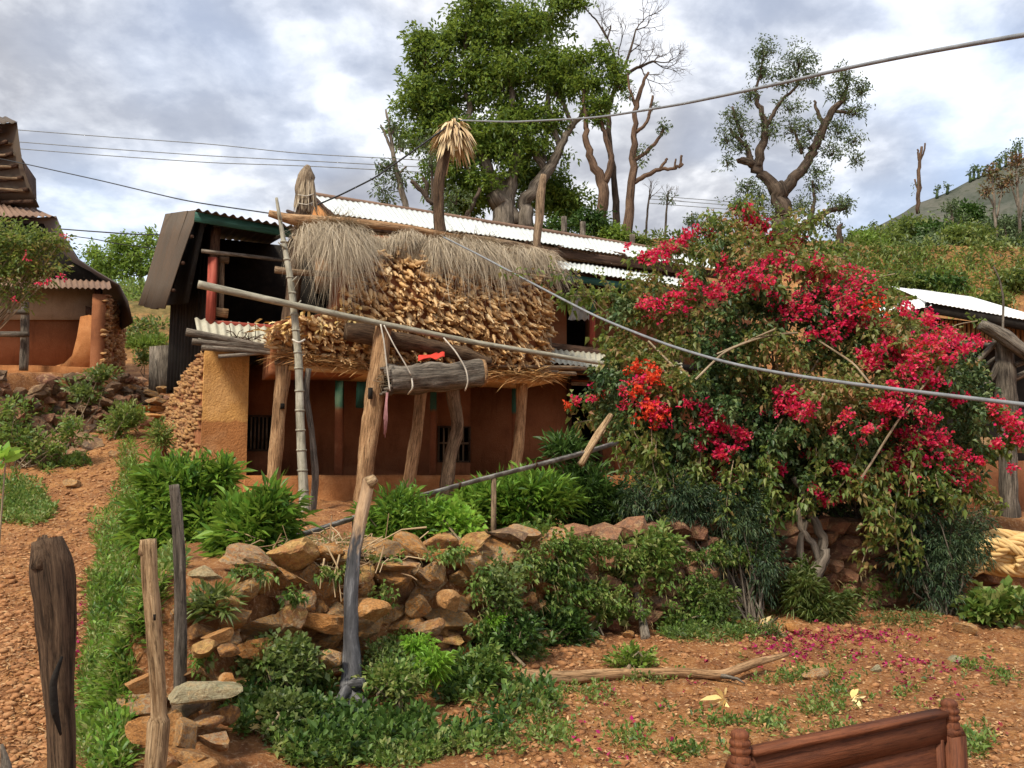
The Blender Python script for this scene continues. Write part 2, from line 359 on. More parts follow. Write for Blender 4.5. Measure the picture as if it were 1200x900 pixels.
G['magenta'] = m_leaf('fallen_magenta_petal', [(.22, .015, .07), (.42, .02, .14), (.36, .04, .06), (.28, .08, .06)], .2, .6, .1)
G['litter'] = m_leaf('dry_leaf_litter', [(.22, .10, .04), (.42, .22, .09), (.58, .38, .20), (.30, .15, .07)], .05, .8, .1)

# ------------------------------------------------------------ object helpers
def set_props(o, label=None, cat=None, group=None, kind=None):
    if label: o['label'] = label
    if cat: o['category'] = cat
    if group: o['group'] = group
    if kind: o['kind'] = kind
    return o
def thing(name, label, cat, loc, group=None):
    o = bpy.data.objects.new(name, None); COL.objects.link(o); o.location = [float(q) for q in loc]
    o.empty_display_size = .2
    return set_props(o, label, cat, group)
def origin_of(o):
    p = np.zeros(3)
    while o is not None:
        p += np.array(o.location); o = o.parent
    return p
def mesh_from(name, V, F, tc=None, smoothf=False):
    """F: list of (n,k) int arrays"""
    me = bpy.data.meshes.new(name); V = np.asarray(V, np.float32)
    if not isinstance(F, list): F = [F]
    F = [np.asarray(f, np.int32) for f in F if len(f)]
    me.vertices.add(len(V)); me.vertices.foreach_set('co', V.ravel())
    tot = np.concatenate([np.full(len(f), f.shape[1], np.int32) for f in F])
    idx = np.concatenate([f.ravel() for f in F])
    me.loops.add(len(idx)); me.loops.foreach_set('vertex_index', idx)
    me.polygons.add(len(tot)); st = np.concatenate([[0], np.cumsum(tot)[:-1]]).astype(np.int32)
    me.polygons.foreach_set('loop_start', st)
    try: me.polygons.foreach_set('loop_total', tot)
    except Exception: pass
    if smoothf: me.polygons.foreach_set('use_smooth', np.ones(len(tot), bool))
    if tc is not None:
        a = me.attributes.new('tc', 'FLOAT_VECTOR', 'POINT'); a.data.foreach_set('vector', np.asarray(tc, np.float32).ravel())
    me.update(calc_edges=True)
    return me
class MB:
    def __init__(s): s.V = []; s.T = []; s.F3 = []; s.F4 = []; s.n = 0
    def add(s, V, F, tc=None):
        V = np.asarray(V, float).reshape(-1, 3)
        s.V.append(V); s.T.append(V if tc is None else np.asarray(tc, float))
        if not isinstance(F, (list, tuple)) or (len(F) and not isinstance(F[0], np.ndarray)): F = [np.asarray(F)]
        for f in F:
            f = np.asarray(f, int)
            if len(f) == 0: continue
            (s.F3 if f.shape[1] == 3 else s.F4).append(f + s.n)
        s.n += len(V); return s
    def build(s, name, mat, parent=None, origin=None, sm=False, **pr):
        V = np.concatenate(s.V); T = np.concatenate(s.T)
        F = []
        if s.F3: F.append(np.concatenate(s.F3))
        if s.F4: F.append(np.concatenate(s.F4))
        if parent is not None: og = origin_of(parent)
        elif origin is not None: og = np.array(origin, float)
        else: og = np.array([V[:, 0].mean(), V[:, 1].mean(), V[:, 2].min()])
        me = mesh_from(name, V - og, F, T, sm); me.materials.append(mat)
        o = bpy.data.objects.new(name, me); COL.objects.link(o)
        if parent is not None: o.parent = parent
        else: o.location = [float(q) for q in og]
        return set_props(o, **pr)
    # ---- shapes
    def hexa(s, p8):
        """8 corners: bottom 0-3 ccw, top 4-7"""
        p = np.array(p8, float)
        L = np.linalg.norm(p[1] - p[0]), np.linalg.norm(p[3] - p[0]), np.linalg.norm(p[4] - p[0])
        tc = np.array([[0, 0, 0], [1, 0, 0], [1, 1, 0], [0, 1, 0], [0, 0, 1], [1, 0, 1], [1, 1, 1], [0, 1, 1]], float) * L + p[0] * .37
        k = int(np.argmax(L)); order = [i for i in range(3) if i != k] + [k]
        F = np.array([[0, 3, 2, 1], [4, 5, 6, 7], [0, 1, 5, 4], [1, 2, 6, 5], [2, 3, 7, 6], [3, 0, 4, 7]])
        return s.add(p, F, tc[:, order])
    def box(s, c, sz, rz=0.0):
        c = np.array(c, float); x, y, z = np.array(sz) / 2.0; ca, sa = math.cos(rz), math.sin(rz)
        p = []
        for zz in (-z, z):
            for a, b in ((-x, -y), (x, -y), (x, y), (-x, y)): p.append(c + (a * ca - b * sa, a * sa + b * ca, zz))
        return s.hexa(p)
    def beam(s, a, b, w, h):
        """rectangular beam between two points; h is its vertical size"""
        a = np.array(a, float); b = np.array(b, float); d = b - a; d /= np.linalg.norm(d)
        up = np.array([0, 0, 1.0]); 
        if abs(d[2]) > .95: up = np.array([0, 1.0, 0])
        r = np.cross(d, up); r /= np.linalg.norm(r); q = np.cross(r, d)
        p = []
        for zz in (-h / 2, h / 2):
            p += [a - r * w / 2 + q * zz, a + r * w / 2 + q * zz, b + r * w / 2 + q * zz, b - r * w / 2 + q * zz]
        return s.hexa(p)
    def tube(s, pts, rad, seg=10, rough=0.0, step=None, caps=True, nf=3.0, flat=1.0):
        pts = np.array(pts, float); rad = np.broadcast_to(np.asarray(rad, float), (len(pts),)).astype(float)
        L = np.concatenate([[0], np.cumsum(np.linalg.norm(np.diff(pts, axis=0), axis=1))])
        if step:
            n = max(2, int(L[-1] / step) + 1); t = np.linspace(0, L[-1], n)
            if len(pts) > 2:   # catmull-like smoothing by interpolating then averaging
                P = np.stack([np.interp(t, L, pts[:, k]) for k in range(3)], 1)
                for _ in range(max(1, int(n / len(pts) / 2))):
                    P[1:-1] = (P[:-2] + 2 * P[1:-1] + P[2:]) / 4
            else: P = np.stack([np.interp(t, L, pts[:, k]) for k in range(3)], 1)
            R = np.interp(t, L, rad); Lt = t
        else: P, R, Lt = pts, rad, L
        n = len(P); T = np.gradient(P, axis=0); T /= np.maximum(np.linalg.norm(T, axis=1, keepdims=True), 1e-9)
        ref = np.array([0, 0, 1.0]) if abs(T[0, 2]) < .9 else np.array([1.0, 0, 0])
        N0 = np.cross(T[0], ref); N0 /= np.linalg.norm(N0); Ns = [N0]
        for i in range(1, n):
            q = Ns[-1] - T[i] * np.dot(Ns[-1], T[i]); Ns.append(q / max(np.linalg.norm(q), 1e-9))
        N = np.array(Ns); B = np.cross(T, N)
        th = np.linspace(0, 2 * np.pi, seg, endpoint=False); c, sn = np.cos(th), np.sin(th)
        rr = np.repeat(R[:, None], seg, 1); off = float(pts[0, 0] * 3.1 + pts[0, 1] * 1.7)
        if rough:
            rb = max(R.mean(), 1e-4)
            rr = rr * (1 + rough * fbm(c[None] * 1.2 + off, sn[None] * 1.2, Lt[:, None] * nf, 3)
                       + rough * .6 * vnoise(c[None] * 3.5 + off, sn[None] * 3.5, Lt[:, None] * nf * .6))
        V = P[:, None] + N[:, None] * (c[None, :, None] * rr[..., None]) + B[:, None] * (sn[None, :, None] * rr[..., None] * flat)
        tc = np.stack([c[None] * R[:, None] + off, sn[None] * R[:, None], np.broadcast_to(Lt[:, None], (n, seg))], -1)
        i = np.arange(n - 1)[:, None] * seg; j = np.arange(seg)[None]; jn = (j + 1) % seg
        F = np.stack([i + j, i + jn, i + seg + jn, i + seg + j], -1).reshape(-1, 4)
        V = V.reshape(-1, 3); tc = tc.reshape(-1, 3); Fs = [F]
        if caps:
            V = np.concatenate([V, P[:1] - T[:1] * R[0] * .08, P[-1:] + T[-1:] * R[-1] * .08]); m = n * seg
            tc = np.concatenate([tc, [[off, 0, Lt[0] - .05]], [[off, 0, Lt[-1] + .05]]])
            a = np.arange(seg); b = (a + 1) % seg
            Fs.append(np.stack([np.full(seg, m), b, a], -1)); Fs.append(np.stack([np.full(seg, m + 1), (n - 1) * seg + a, (n - 1) * seg + b], -1))
        return s.add(V, Fs, tc)
    def patch(s, P, thick=0.0, down=None):
        """P: (n,m,3) grid; thick adds an underside"""
        n, m = P.shape[:2]; i = np.arange(n - 1)[:, None]; j = np.arange(m - 1)[None]
        a = (i * m + j).ravel(); F = np.stack([a, a + 1, a + m + 1, a + m], -1)
        V = P.reshape(-1, 3)
        if thick:
            d = np.array(down if down is not None else (0, 0, -1.0)) * thick
            V2 = V + d; k = n * m
            rim = np.concatenate([np.arange(m), np.arange(1, n) * m + m - 1, (n - 1) * m + np.arange(m - 2, -1, -1), np.arange(n - 2, 0, -1) * m])
            rn = np.roll(rim, -1)
            F = np.concatenate([F, F[:, ::-1] + k, np.stack([rim, rim + k, rn + k, rn], -1)])
            V = np.concatenate([V, V2])
        return s.add(V, F)
def polyline(pts, n):
    pts = np.array(pts, float); L = np.concatenate([[0], np.cumsum(np.linalg.norm(np.diff(pts, axis=0), axis=1))])
    t = np.linspace(0, L[-1], n); P = np.stack([np.interp(t, L, pts[:, k]) for k in range(3)], 1)
    for _ in range(max(1, n // len(pts))):
        P[1:-1] = (P[:-2] + 2 * P[1:-1] + P[2:]) / 4
    return P
def corrugated(ra, rb, ea, eb, parent, mat, sheet=.85, pitch=.11, amp=.014, name='roof_sheet', spw=6, jit=.02):
    """ridge a->b, eave a->b; separate overlapping sheets laid side by side"""
    ra, rb, ea, eb = [np.array(q, float) for q in (ra, rb, ea, eb)]
    n = max(1, int(round(np.linalg.norm(eb - ea) / sheet))); out = []
    nrm = np.cross(eb - ea, ra - ea); nrm /= np.linalg.norm(nrm)
    if nrm[2] < 0: nrm = -nrm
    W = np.linalg.norm(eb - ea)
    for k in range(n):
        t0, t1 = k / n - .03 / n, (k + 1) / n + .05 / n; t0 = max(t0, 0); t1 = min(t1, 1)
        m = max(4, int((t1 - t0) * W / pitch * spw)); t = np.linspace(t0, t1, m)
        q = np.linspace(0, 1, 5); ext = jit * rng.uniform(-1, 1.5)
        e = ea[None] + (eb - ea)[None] * t[:, None]; r = ra[None] + (rb - ra)[None] * t[:, None]
        P = r[None] + (e - r)[None] * (q * (1 + ext))[:, None, None]
        wave = np.sin(t * W / pitch * 2 * np.pi) * amp + (k % 2) * .004 + rng.uniform(0, .006)
        warp = .012 * np.sin(q * 3.1 + k)[:, None]
        P = P + nrm * (wave[None, :, None] + warp[:, :, None])
        out.append(MB().patch(P, .004, -nrm).build(name, mat, parent, sm=True))
    return out

# ------------------------------------------------------------ foliage
def unit(v): return v / np.maximum(np.linalg.norm(v, axis=-1, keepdims=True), 1e-9)
def rdir(n):
    return unit(rng.normal(size=(n, 3)))
def leaves(mb, pos, d, L, W, droop=.15, fold=.25):
    """folded diamond leaves: 4 verts, 2 tris"""
    n = len(pos); d = unit(d); L = np.broadcast_to(L, (n,))[:, None]; W = np.broadcast_to(W, (n,))[:, None]
    up = unit(np.array([0, 0, 1.0]) + .6 * rng.normal(size=(n, 3))); s = unit(np.cross(d, up)); nn = np.cross(s, d)
    tip = pos + d * L + np.array([0, 0, -1.0]) * L * droop
    mid = pos + d * L * .45
    a = mid + s * W / 2 + nn * W * fold; b = mid - s * W / 2 + nn * W * fold
    V = np.stack([pos, a, tip, b], 1).reshape(-1, 3); k = np.arange(n)[:, None] * 4
    F = np.concatenate([k + [0, 1, 2], k + [0, 2, 3]], 0)
    mb.add(V, F); return mb
def blades(mb, pos, d, L, W, droop=.5, curl=None):
    """strap leaves / grass / straw: base, two pairs, tip"""
    n = len(pos); d = unit(d); L = np.broadcast_to(L, (n,))[:, None]; W = np.broadcast_to(W, (n,))[:, None]
    s = unit(np.cross(d, unit(np.array([0, 0, 1.0]) + .5 * rng.normal(size=(n, 3))))); g = np.array([0, 0, -1.0]); dr = np.broadcast_to(droop, (n,))[:, None]
    def p(t): return pos + d * L * t + g * L * dr * t * t + (0 if curl is None else curl * L * t * t)
    a, b, c = p(.35), p(.7), p(1.0)
    V = np.stack([pos, a + s * W / 2, a - s * W / 2, b + s * W * .4, b - s * W * .4, c], 1).reshape(-1, 3); k = np.arange(n)[:, None] * 6
    mb.add(V, [np.concatenate([k + [0, 1, 2], k + [3, 5, 4]], 0), k + [1, 3, 4, 2]]); return mb
def sprigs(mb, C, K, L, W, spread=.08, stem=None, kind='leaf', droop=.15):
    """K leaves around each sprig centre, arranged along a short shoot"""
    n = len(C); 
    if n == 0: return mb
    S = rdir(n) if stem is None else unit(np.broadcast_to(stem, (n, 3)) + .35 * rng.normal(size=(n, 3)))
    t = np.tile(np.linspace(0, 1, K), n)[:, None]; Cr = np.repeat(C, K, 0); Sr = np.repeat(S, K, 0)
    rad = unit(np.cross(Sr, rdir(n * K)))
    d = unit(rad * (1.1 - .7 * t) + Sr * (.25 + .9 * t))
    pos = Cr + Sr * (t - .4) * spread * 2 + rad * spread * .15
    l = L * rng.uniform(.65, 1.2, n * K); w = W * rng.uniform(.75, 1.15, n * K)
    if kind == 'leaf': leaves(mb, pos, d, l, w, droop)
    else: blades(mb, pos, d, l, w, droop)
    return mb
def blob_points(c, r, n, shell=.55, lump=.35):
    """points in an uneven ellipsoid, biased to its outside"""
    d = rdir(n); q = rng.uniform(0, 1, n) ** .5; q = shell * np.maximum(q, .45) + (1 - shell) * q
    k = 1 + lump * vnoise(d[:, 0] * 2.1 + c[0], d[:, 1] * 2.1 + c[1], d[:, 2] * 2.1 + c[2])
    return np.array(c) + d * np.array(r) * (q * k)[:, None]
def rocks_proto(n, mat, sub=2, seed=3, name='stone', cuts=9):
    r = np.random.default_rng(seed); out = []
    for k in range(n):
        bm = bmesh.new(); bmesh.ops.create_icosphere(bm, subdivisions=sub, radius=1.0)
        V = np.array([v.co[:] for v in bm.verts])
        for _ in range(cuts):
            d = r.normal(size=3); d /= np.linalg.norm(d); h = r.uniform(.42, .80)
            q = V @ d; V = V - np.outer(np.maximum(q - h, 0), d)
        V *= 1 + .07 * fbm(V[:, 0] * 2 + k * 9, V[:, 1] * 2, V[:, 2] * 2, 3)[:, None]
        V /= np.abs(V).max(0)
        for v, c in zip(bm.verts, V): v.co = c
        me = bpy.data.meshes.new(name); bm.to_mesh(me); bm.free(); me.materials.append(mat); out.append(me)
    return out
def place_rock(me, p, s, rot, parent=None, name='stone'):
    o = bpy.data.objects.new(name, me); COL.objects.link(o)
    q = np.array(p, float)
    if parent is not None: o.parent = parent; q = q - origin_of(parent)
    o.location = [float(x) for x in q]; o.scale = [float(x) for x in s]; o.rotation_euler = [float(x) for x in rot]
    return o
def inpoly(u, v, poly):
    poly = np.array(poly, float); c = np.zeros(len(u), bool); j = len(poly) - 1
    for i in range(len(poly)):
        xi, yi = poly[i]; xj, yj = poly[j]
        k = ((yi > v) != (yj > v)) & (u < (xj - xi) * (v - yi) / (yj - yi + 1e-12) + xi); c ^= k; j = i
    return c
def poly_points(poly, n):
    poly = np.array(poly, float); lo, hi = poly.min(0), poly.max(0); U = []; Vv = []; k = 0
    while k < n:
        u = rng.uniform(lo[0], hi[0], n * 2); v = rng.uniform(lo[1], hi[1], n * 2); m = inpoly(u, v, poly)
        U.append(u[m]); Vv.append(v[m]); k += m.sum()
    return np.concatenate(U)[:n], np.concatenate(Vv)[:n]

# ------------------------------------------------------------ terrain sheet
def m_ground():
    m, nt, b = new_mat('orange_earth'); p = gpos(nt)
    a = tex(nt, p, .7, 6, .65); f = tex(nt, p, 5, 9, .7); g = tex(nt, p, 38, 7, .7)
    vo = nd(nt, 'ShaderNodeTexVoronoi'); vo.inputs['Scale'].default_value = 34; nt.links.new(p, vo.inputs[0])
    c = ramp(nt, f, [(.30, (.12, .05, .022)), (.44, (.26, .115, .045)), (.56, (.40, .185, .065)), (.72, (.52, .28, .12))])
    c = mixc(nt, mapr(nt, a, .42, .60, 0, .75), c, (.22, .085, .035))
    c = mixc(nt, mapr(nt, g, .52, .70, 0, .75), c, (.62, .42, .25))
    c = mixc(nt, mapr(nt, g, .45, .30, 0, .7), c, (.14, .06, .03))
    # far slopes carry dry grass and scrub colour
    s = nd(nt, 'ShaderNodeSeparateXYZ'); nt.links.new(p, s.inputs[0])
    w = nd(nt, 'ShaderNodeMath', operation='MULTIPLY'); nt.links.new(mapr(nt, s.outputs[1], 24, 34, 0, 1), w.inputs[0]); nt.links.new(mapr(nt, a, .28, .50, 0, 1), w.inputs[1])
    c = mixc(nt, w.outputs[0], c, ramp(nt, f, [(.35, (.05, .06, .02)), (.5, (.12, .12, .04)), (.65, (.20, .15, .06))]))
    nt.links.new(c, b.inputs['Base Color']); b.inputs['Roughness'].default_value = .95; b.inputs['Specular IOR Level'].default_value = .12
    ad = nd(nt, 'ShaderNodeMath', operation='ADD'); nt.links.new(f, ad.inputs[0]); nt.links.new(g, ad.inputs[1])
    ad2 = nd(nt, 'ShaderNodeMath', operation='ADD'); nt.links.new(ad.outputs[0], ad2.inputs[0]); nt.links.new(mapr(nt, vo.outputs[0], 0, .6, .2, 0), ad2.inputs[1])
    bump(nt, b, ad2.outputs[0], .9, .035); return m
M['ground'] = m_ground()
def axis(lo, hi, c, fine, k):
    out = [c]; x = c; st = fine
    while x < hi: st = max(fine, abs(x - c) * k); x += st; out.append(x)
    x = c
    while x > lo: st = max(fine, abs(x - c) * k); x -= st; out.insert(0, x)
    return np.array(out)
def build_ground():
    xs = axis(-900, 900, 0, .05, .0125); ys = np.concatenate([axis(-60, 4, 4, .06, .03), axis(4, 900, 4, .05, .0125)[1:]])
    X, Y = np.meshgrid(xs, ys); Z = hgt(X, Y)
    far = smooth(np.hypot(X, Y), 110, 250); Z = Z * (1 - far) + far * (-16)
    MB().patch(np.stack([X, Y, Z], -1)).build('ground', M['ground'], origin=(0, 0, 0), sm=True, kind='structure')
build_ground()

# far dry hill closing the right of the view
def build_hills():
    U = np.linspace(700, 2000, 160); V = np.interp(U, [700, 930, 1000, 1100, 1200, 1400, 1700, 2000], [330, 300, 277, 228, 185, 110, 130, 190])
    V = V + 2.0 * fbm(U / 25, 0 * U, 3.0, 4)
    D = 340 + 0 * U; top = at(U, V, D); rows = []
    for t in np.linspace(0, 1, 60):
        P = top.copy(); P[:, 1] = top[:, 1] - 190 * t; P[:, 0] = top[:, 0] * (1 - .45 * t)
        P[:, 2] = top[:, 2] * (1 - t) + (-20) * t + 5 * fbm(P[:, 0] / 18, P[:, 1] / 18, 0, 5) * min(1, t * 6) 
        rows.append(P)
    back = top.copy(); back[:, 1] += 250; back[:, 2] = -25; rows.insert(0, back)
    m, nt, b = new_mat('dry_hillside'); p = gpos(nt); f = tex(nt, p, .035, 8, .7); g = tex(nt, p, .3, 7, .75)
    c = ramp(nt, f, [(.35, (.055, .062, .05)), (.5, (.085, .09, .075)), (.65, (.12, .115, .095))])
    c = mixc(nt, mapr(nt, g, .5, .62, 0, .7), c, (.045, .055, .035)); nt.links.new(c, b.inputs['Base Color']); b.inputs['Roughness'].default_value = 1
    b.inputs['Specular IOR Level'].default_value = .05
    MB().patch(np.array(rows)).build('hills', m, origin=(150, 340, -20), sm=True, kind='structure')
    t = MB()
    for u, h in ((1003, 4), (1023, 5), (1098, 9), (1110, 7), (1137, 9), (1141, 11), (1147, 8), (1168, 8), (1172, 9), (1179, 12), (1186, 10), (1191, 16), (1196, 18), (1160, 6), (1153, 7)):
        v = np.interp(u, U, V); a = at(u, v + 2, 338); q = at(u + rng.uniform(-1, 1), v - h, 338)
        t.tube([a, q], [.7, .35], 5)
        leaves(t, np.repeat([q], 40, 0) + rng.normal(size=(40, 3)) * [.8, .8, h * .09], rdir(40), 1.2, .7)
    t.build('far_hilltop_trees', G['tree_grey'], kind='stuff')
build_hills()

# ------------------------------------------------------------ the main house
E_ = np.array([.912, .410]); N_ = np.array([-.410, .912]); O_ = np.array([-4.98, 13.72])
def F(u, v, off):
    a, b, c = ray(u, v); k = a / b
    d = (off + np.dot(O_, N_)) / (N_[1] + N_[0] * k)
    return np.stack(np.broadcast_arrays(k * d, d, EYE + c / b * d), -1).astype(float)
def S(s, off, z): q = O_ + E_ * s + N_ * off; return np.array([q[0], q[1], z])
def s_of(p): return float(np.dot(np.array(p[:2]) - O_, E_))
def slab(mb, s0, s1, o0, o1, z0, z1):
    return mb.hexa([S(s0, o0, z0), S(s1, o0, z0), S(s1, o1, z0), S(s0, o1, z0), S(s0, o0, z1), S(s1, o0, z1), S(s1, o1, z1), S(s0, o1, z1)])
N3 = np.array([N_[0], N_[1], 0]); E3 = np.array([E_[0], E_[1], 0]); SD = np.array([-.6, .8, 0])
house = thing('mud_house', 'long two-storey mud house with ochre corner pillar and corrugated metal roofs behind the corn rack', 'house', S(5, 1, 1.0))
def wavy_slab(s0, s1, o0, o1, z0, z1, mat, name, amp=.03, parent=None, flare=.0):
    """mud mass: front face and top subdivided and uneven"""
    ns, nz = int((s1 - s0) / .12) + 2, 12; ss = np.linspace(s0, s1, ns); rows = []
    prof = [(o0 - flare, z0)] + [(o0 - flare * (1 - t) ** 2, z0 + (z1 - z0) * t) for t in np.linspace(.1, .92, nz)] + [(o0 + .02, z1 - .025), (o0 + .07, z1), (o1, z1)]
    for o, z in prof:
        r = np.array([S(s, o, z) for s in ss]); k = amp * fbm(ss * 2.2, z * 2.2, o, 3)
        r = r + N3 * k[:, None]; r[:, 2] += k * .4; rows.append(r)
    mb = MB().patch(np.array(rows))
    for s in (s0, s1):
        mb.hexa([S(s - .004, o0 + .03, z0), S(s + .004, o0 + .03, z0), S(s + .004, o1, z0), S(s - .004, o1, z0), S(s - .004, o0 + .03, z1 - .03), S(s + .004, o0 + .03, z1 - .03), S(s + .004, o1, z1 - .03), S(s - .004, o1, z1 - .03)])
    return mb.build(name, mat, parent or house, sm=True)
PT = 1.575
wavy_slab(.66, 12.2, -.22, 3.0, .6, PT, M['mud'], 'platform', .035, flare=.06)
s1p = s_of(F(290, 480, 0))
wavy_slab(-.01, s1p, -.05, 1.62, .7, 3.60, M['pillar'], 'corner_pillar', .02, flare=.1)
# rubble gable wall: backing and small stones laid in rows
def build_rubble_side(parent, P0, dirv, outv, L, z0, ztop, taper, nrow, w, name_stuff='rubble_stones'):
    mb = MB(); n = 14; rows = []
    for t in np.linspace(0, 1, 10):
        r = []
        for q in np.linspace(0, 1, n):
            zt = ztop(q); r.append(P0 + dirv * L * q + outv * taper * (1 - t) ** 1.5 * (.25 + q) + np.array([0, 0, z0 + (zt - z0) * t - P0[2]]))
        rows.append(r)
    mb.patch(np.array(rows), .25, -outv).build('rubble_core', M['mud_dark'], parent, sm=True)
    st = MB(); protos = RP
    k = 0; N = int(L / w * nrow * 1.25)
    for i in range(N):
        q, t = rng.uniform(0, 1), rng.uniform(0, 1)
        zt = ztop(q); p = P0 + dirv * L * q + outv * (taper * (1 - t) ** 1.5 * (.25 + q) + .0) + np.array([0, 0, z0 + (zt - z0) * t - P0[2]])
        V, Fc = protos[i % len(protos)]
        a = rng.uniform(0, 6.28); sc = np.array([rng.uniform(.5, 1.1) * w, .6 * w, rng.uniform(.25, .5) * w])
        ca, sa = math.cos(a * .15), math.sin(a * .15)
        Q = V * sc; Q = Q[:, :1] * dirv + Q[:, 1:2] * outv + Q[:, 2:3] * np.array([0, 0, 1.0]) + (Q[:, :1] * sa * .5) * np.array([0, 0, 1.0])
        st.add(p + Q, Fc)
    return st.build(name_stuff, M['rubble'], parent, kind='stuff')
def proto_arrays(n, seed):
    out = []
    for me in rocks_proto(n, M['rock'], 1, seed, 'chip', 5):
        V = np.array([v.co[:] for v in me.vertices]); Fc = np.array([p.vertices[:] for p in me.polygons]); out.append((V, Fc)); bpy.data.meshes.remove(me)
    return out
RP = proto_arrays(6, 11)
def m_rubble():
    m, nt, b = new_mat('rubble_masonry'); i = island(nt); f = tex(nt, gpos(nt), 22, 6, .7)
    c = ramp(nt, i, [(0, (.18, .08, .03)), (.3, (.36, .18, .065)), (.6, (.46, .25, .09)), (.8, (.26, .12, .05)), (1, (.54, .33, .14))])
    c = mixc(nt, mapr(nt, f, .4, .7, 0, .5), c, (.15, .07, .035)); nt.links.new(c, b.inputs['Base Color']); b.inputs['Roughness'].default_value = .95
    bump(nt, b, f, .6, .02); return m
M['rubble'] = m_rubble()
OUT = np.array([-.8, -.6, 0])
build_rubble_side(house, S(0, .05, .7), SD, OUT, 2.1, .9, lambda q: 3.62 - .35 * q - .55 * q * q, .42, 34, .10)
# lower storey: recessed wall, windows, door
def wall_panel(mb, s0, s1, o, z0, z1, th=.2): return slab(mb, s0, s1, o, o + th, z0, z1)
WO = 1.62
def sz(u, v, off): p = F(u, v, off); return s_of(p), p[2]
w1a, w1t = sz(288, 486, WO); w1b, w1z = sz(319, 529, WO)
w2a, w2t = sz(513, 499, WO); w2b, w2z = sz(551, 542, WO)
d1a, d1t = sz(667, 440, WO); d1b, _ = sz(702, 440, WO)
mb = MB(); ZC = 3.60
cuts = [(s1p, w1a), (w1b, w2a), (w2b, d1a), (d1b, 12)]
for a, b in cuts: wall_panel(mb, a, b, WO, PT - .02, ZC)
for a, b, z0, z1 in ((w1a, w1b, w1z, w1t), (w2a, w2b, w2z, w2t)):
    wall_panel(mb, a, b, WO, PT - .02, z0); wall_panel(mb, a, b, WO, z1, ZC)
wall_panel(mb, d1a, d1b, WO, d1t, ZC)
mb.build('lower_wall', M['mud_dark'], house)
slab(MB(), .4, 12, WO + .9, WO + 1.0, PT, ZC).build('inner_wall', M['black'], house)  # near-black colour stands in for room darkness behind windows and door
for a, b, z0, z1, rails in ((w1a, w1b, w1z, w1t, 1), (w2a, w2b, w2z, w2t, 2)):
    fr = MB(); t = .035
    slab(fr, a, a + t, WO - .02, WO + .08, z0, z1); slab(fr, b - t, b, WO - .02, WO + .08, z0, z1)
    slab(fr, a + t, b - t, WO - .02, WO + .08, z0, z0 + t); slab(fr, a + t, b - t, WO - .02, WO + .08, z1 - t, z1)
    w = fr.build('window', M['log_dark'], house)
    for i in range(5):
        q = a + t + (b - a - 2 * t) * (i + 1) / 6; slab(MB(), q - .014, q + .014, WO + .02, WO + .05, z0 + t, z1 - t).build('window_bar', M['log'], w)
    if rails == 2: zm = z0 + (z1 - z0) * .53; slab(MB(), a + t, b - t, WO - .01, WO + .018, zm - .02, zm + .02).build('cross_rail', M['log'], w)
fr = MB(); slab(fr, d1a - .05, d1a + .04, WO - .03, WO + .1, PT, d1t); slab(fr, d1b - .04, d1b + .05, WO - .03, WO + .1, PT, d1t); slab(fr, d1a + .04, d1b - .04, WO - .03, WO + .1, d1t - .09, d1t + .02)
fr.build('door_frame', M['timber'], house)
for u0, v0, u1, v1, w in ((398, 432, 397, 556, .13), (508, 456, 507, 558, .11), (604, 442, 603, 545, .13), (726, 450, 724, 560, .13)):
    a = F(u0, v0, .25); a[2] = 3.6; b = F(u1, v1, .25); b[2] = PT
    MB().beam(b, a, w, w).build('porch_column', M['column'], house)
MB().beam(F(426, 434, .2), F(424, 478, .2), .2, .12).build('hanging_bracket', M['green_timber'], house)
# ceiling / joists between the storeys
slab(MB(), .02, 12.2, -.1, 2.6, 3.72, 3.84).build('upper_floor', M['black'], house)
for k in range(16):
    s = .3 + k * .75; MB().tube([S(s, -.12 + rng.uniform(-.1, .05), 3.66), S(s, 2.5, 3.66)], .055, 7, .1, .3).build('joist', M['timber'], house)
MB().tube([S(-.05, .05, 3.62), S(12, .05, 3.55)], .06, 8, .15, .25).build('porch_beam', M['timber'], house)
# upper storey walls: open loft at the left, rooms to the right
mb = MB(); ev = 5.55
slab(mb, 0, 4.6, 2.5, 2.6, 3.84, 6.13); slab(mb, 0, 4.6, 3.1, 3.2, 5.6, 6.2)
mb.build('loft_back_wall', M['black'], house)  # loft's inner shade is put into the wall colour
side = MB()
for k in range(11):
    q0, q1 = k / 11 * 2.2, (k + .94) / 11 * 2.2; j = rng.uniform(-.02, .02)
    a = S(0, .1, 0) + SD * q0; b = S(0, .1, 0) + SD * q1; zb = 3.45 - .42 * (q0 / 2.2); zt = 5.75
    MB().hexa([a + [0, 0, zb], b + [0, 0, zb], b + OUT * -.05 + [0, 0, zb], a + OUT * -.05 + [0, 0, zb], a + OUT * j + [0, 0, zt], b + OUT * j + [0, 0, zt], b + OUT * (j - .05) + [0, 0, zt], a + OUT * (j - .05) + [0, 0, zt]]).build('side_board', M['black'], house)
UO = 1.0
ua, _ = sz(664, 380, UO); ub, _ = sz(691, 380, UO); _, ut = sz(664, 345, UO)
mb = MB(); wall_panel(mb, 4.0, ua, UO, 3.84, 5.9); wall_panel(mb, ub, 12, UO, 3.84, 5.9); wall_panel(mb, ua, ub, UO, ut, 5.9); mb.build('upper_wall', M['mud_dark'], house)
slab(MB(), 4, 12, UO + 1.2, UO + 1.3, 3.84, 5.9).build('room_back_wall', M['black'], house)  # painted near-black so the upstairs opening looks dark
MB().beam(F(640, 408, .15), F(800, 426, .15), .12, .22).build('sill_beam', M['timber'], house)
MB().beam(F(694, 404, .2), F(694, 335, .2), .11, .11).build('red_post', M['red_timber'], house, label='red painted post above the sill beam')
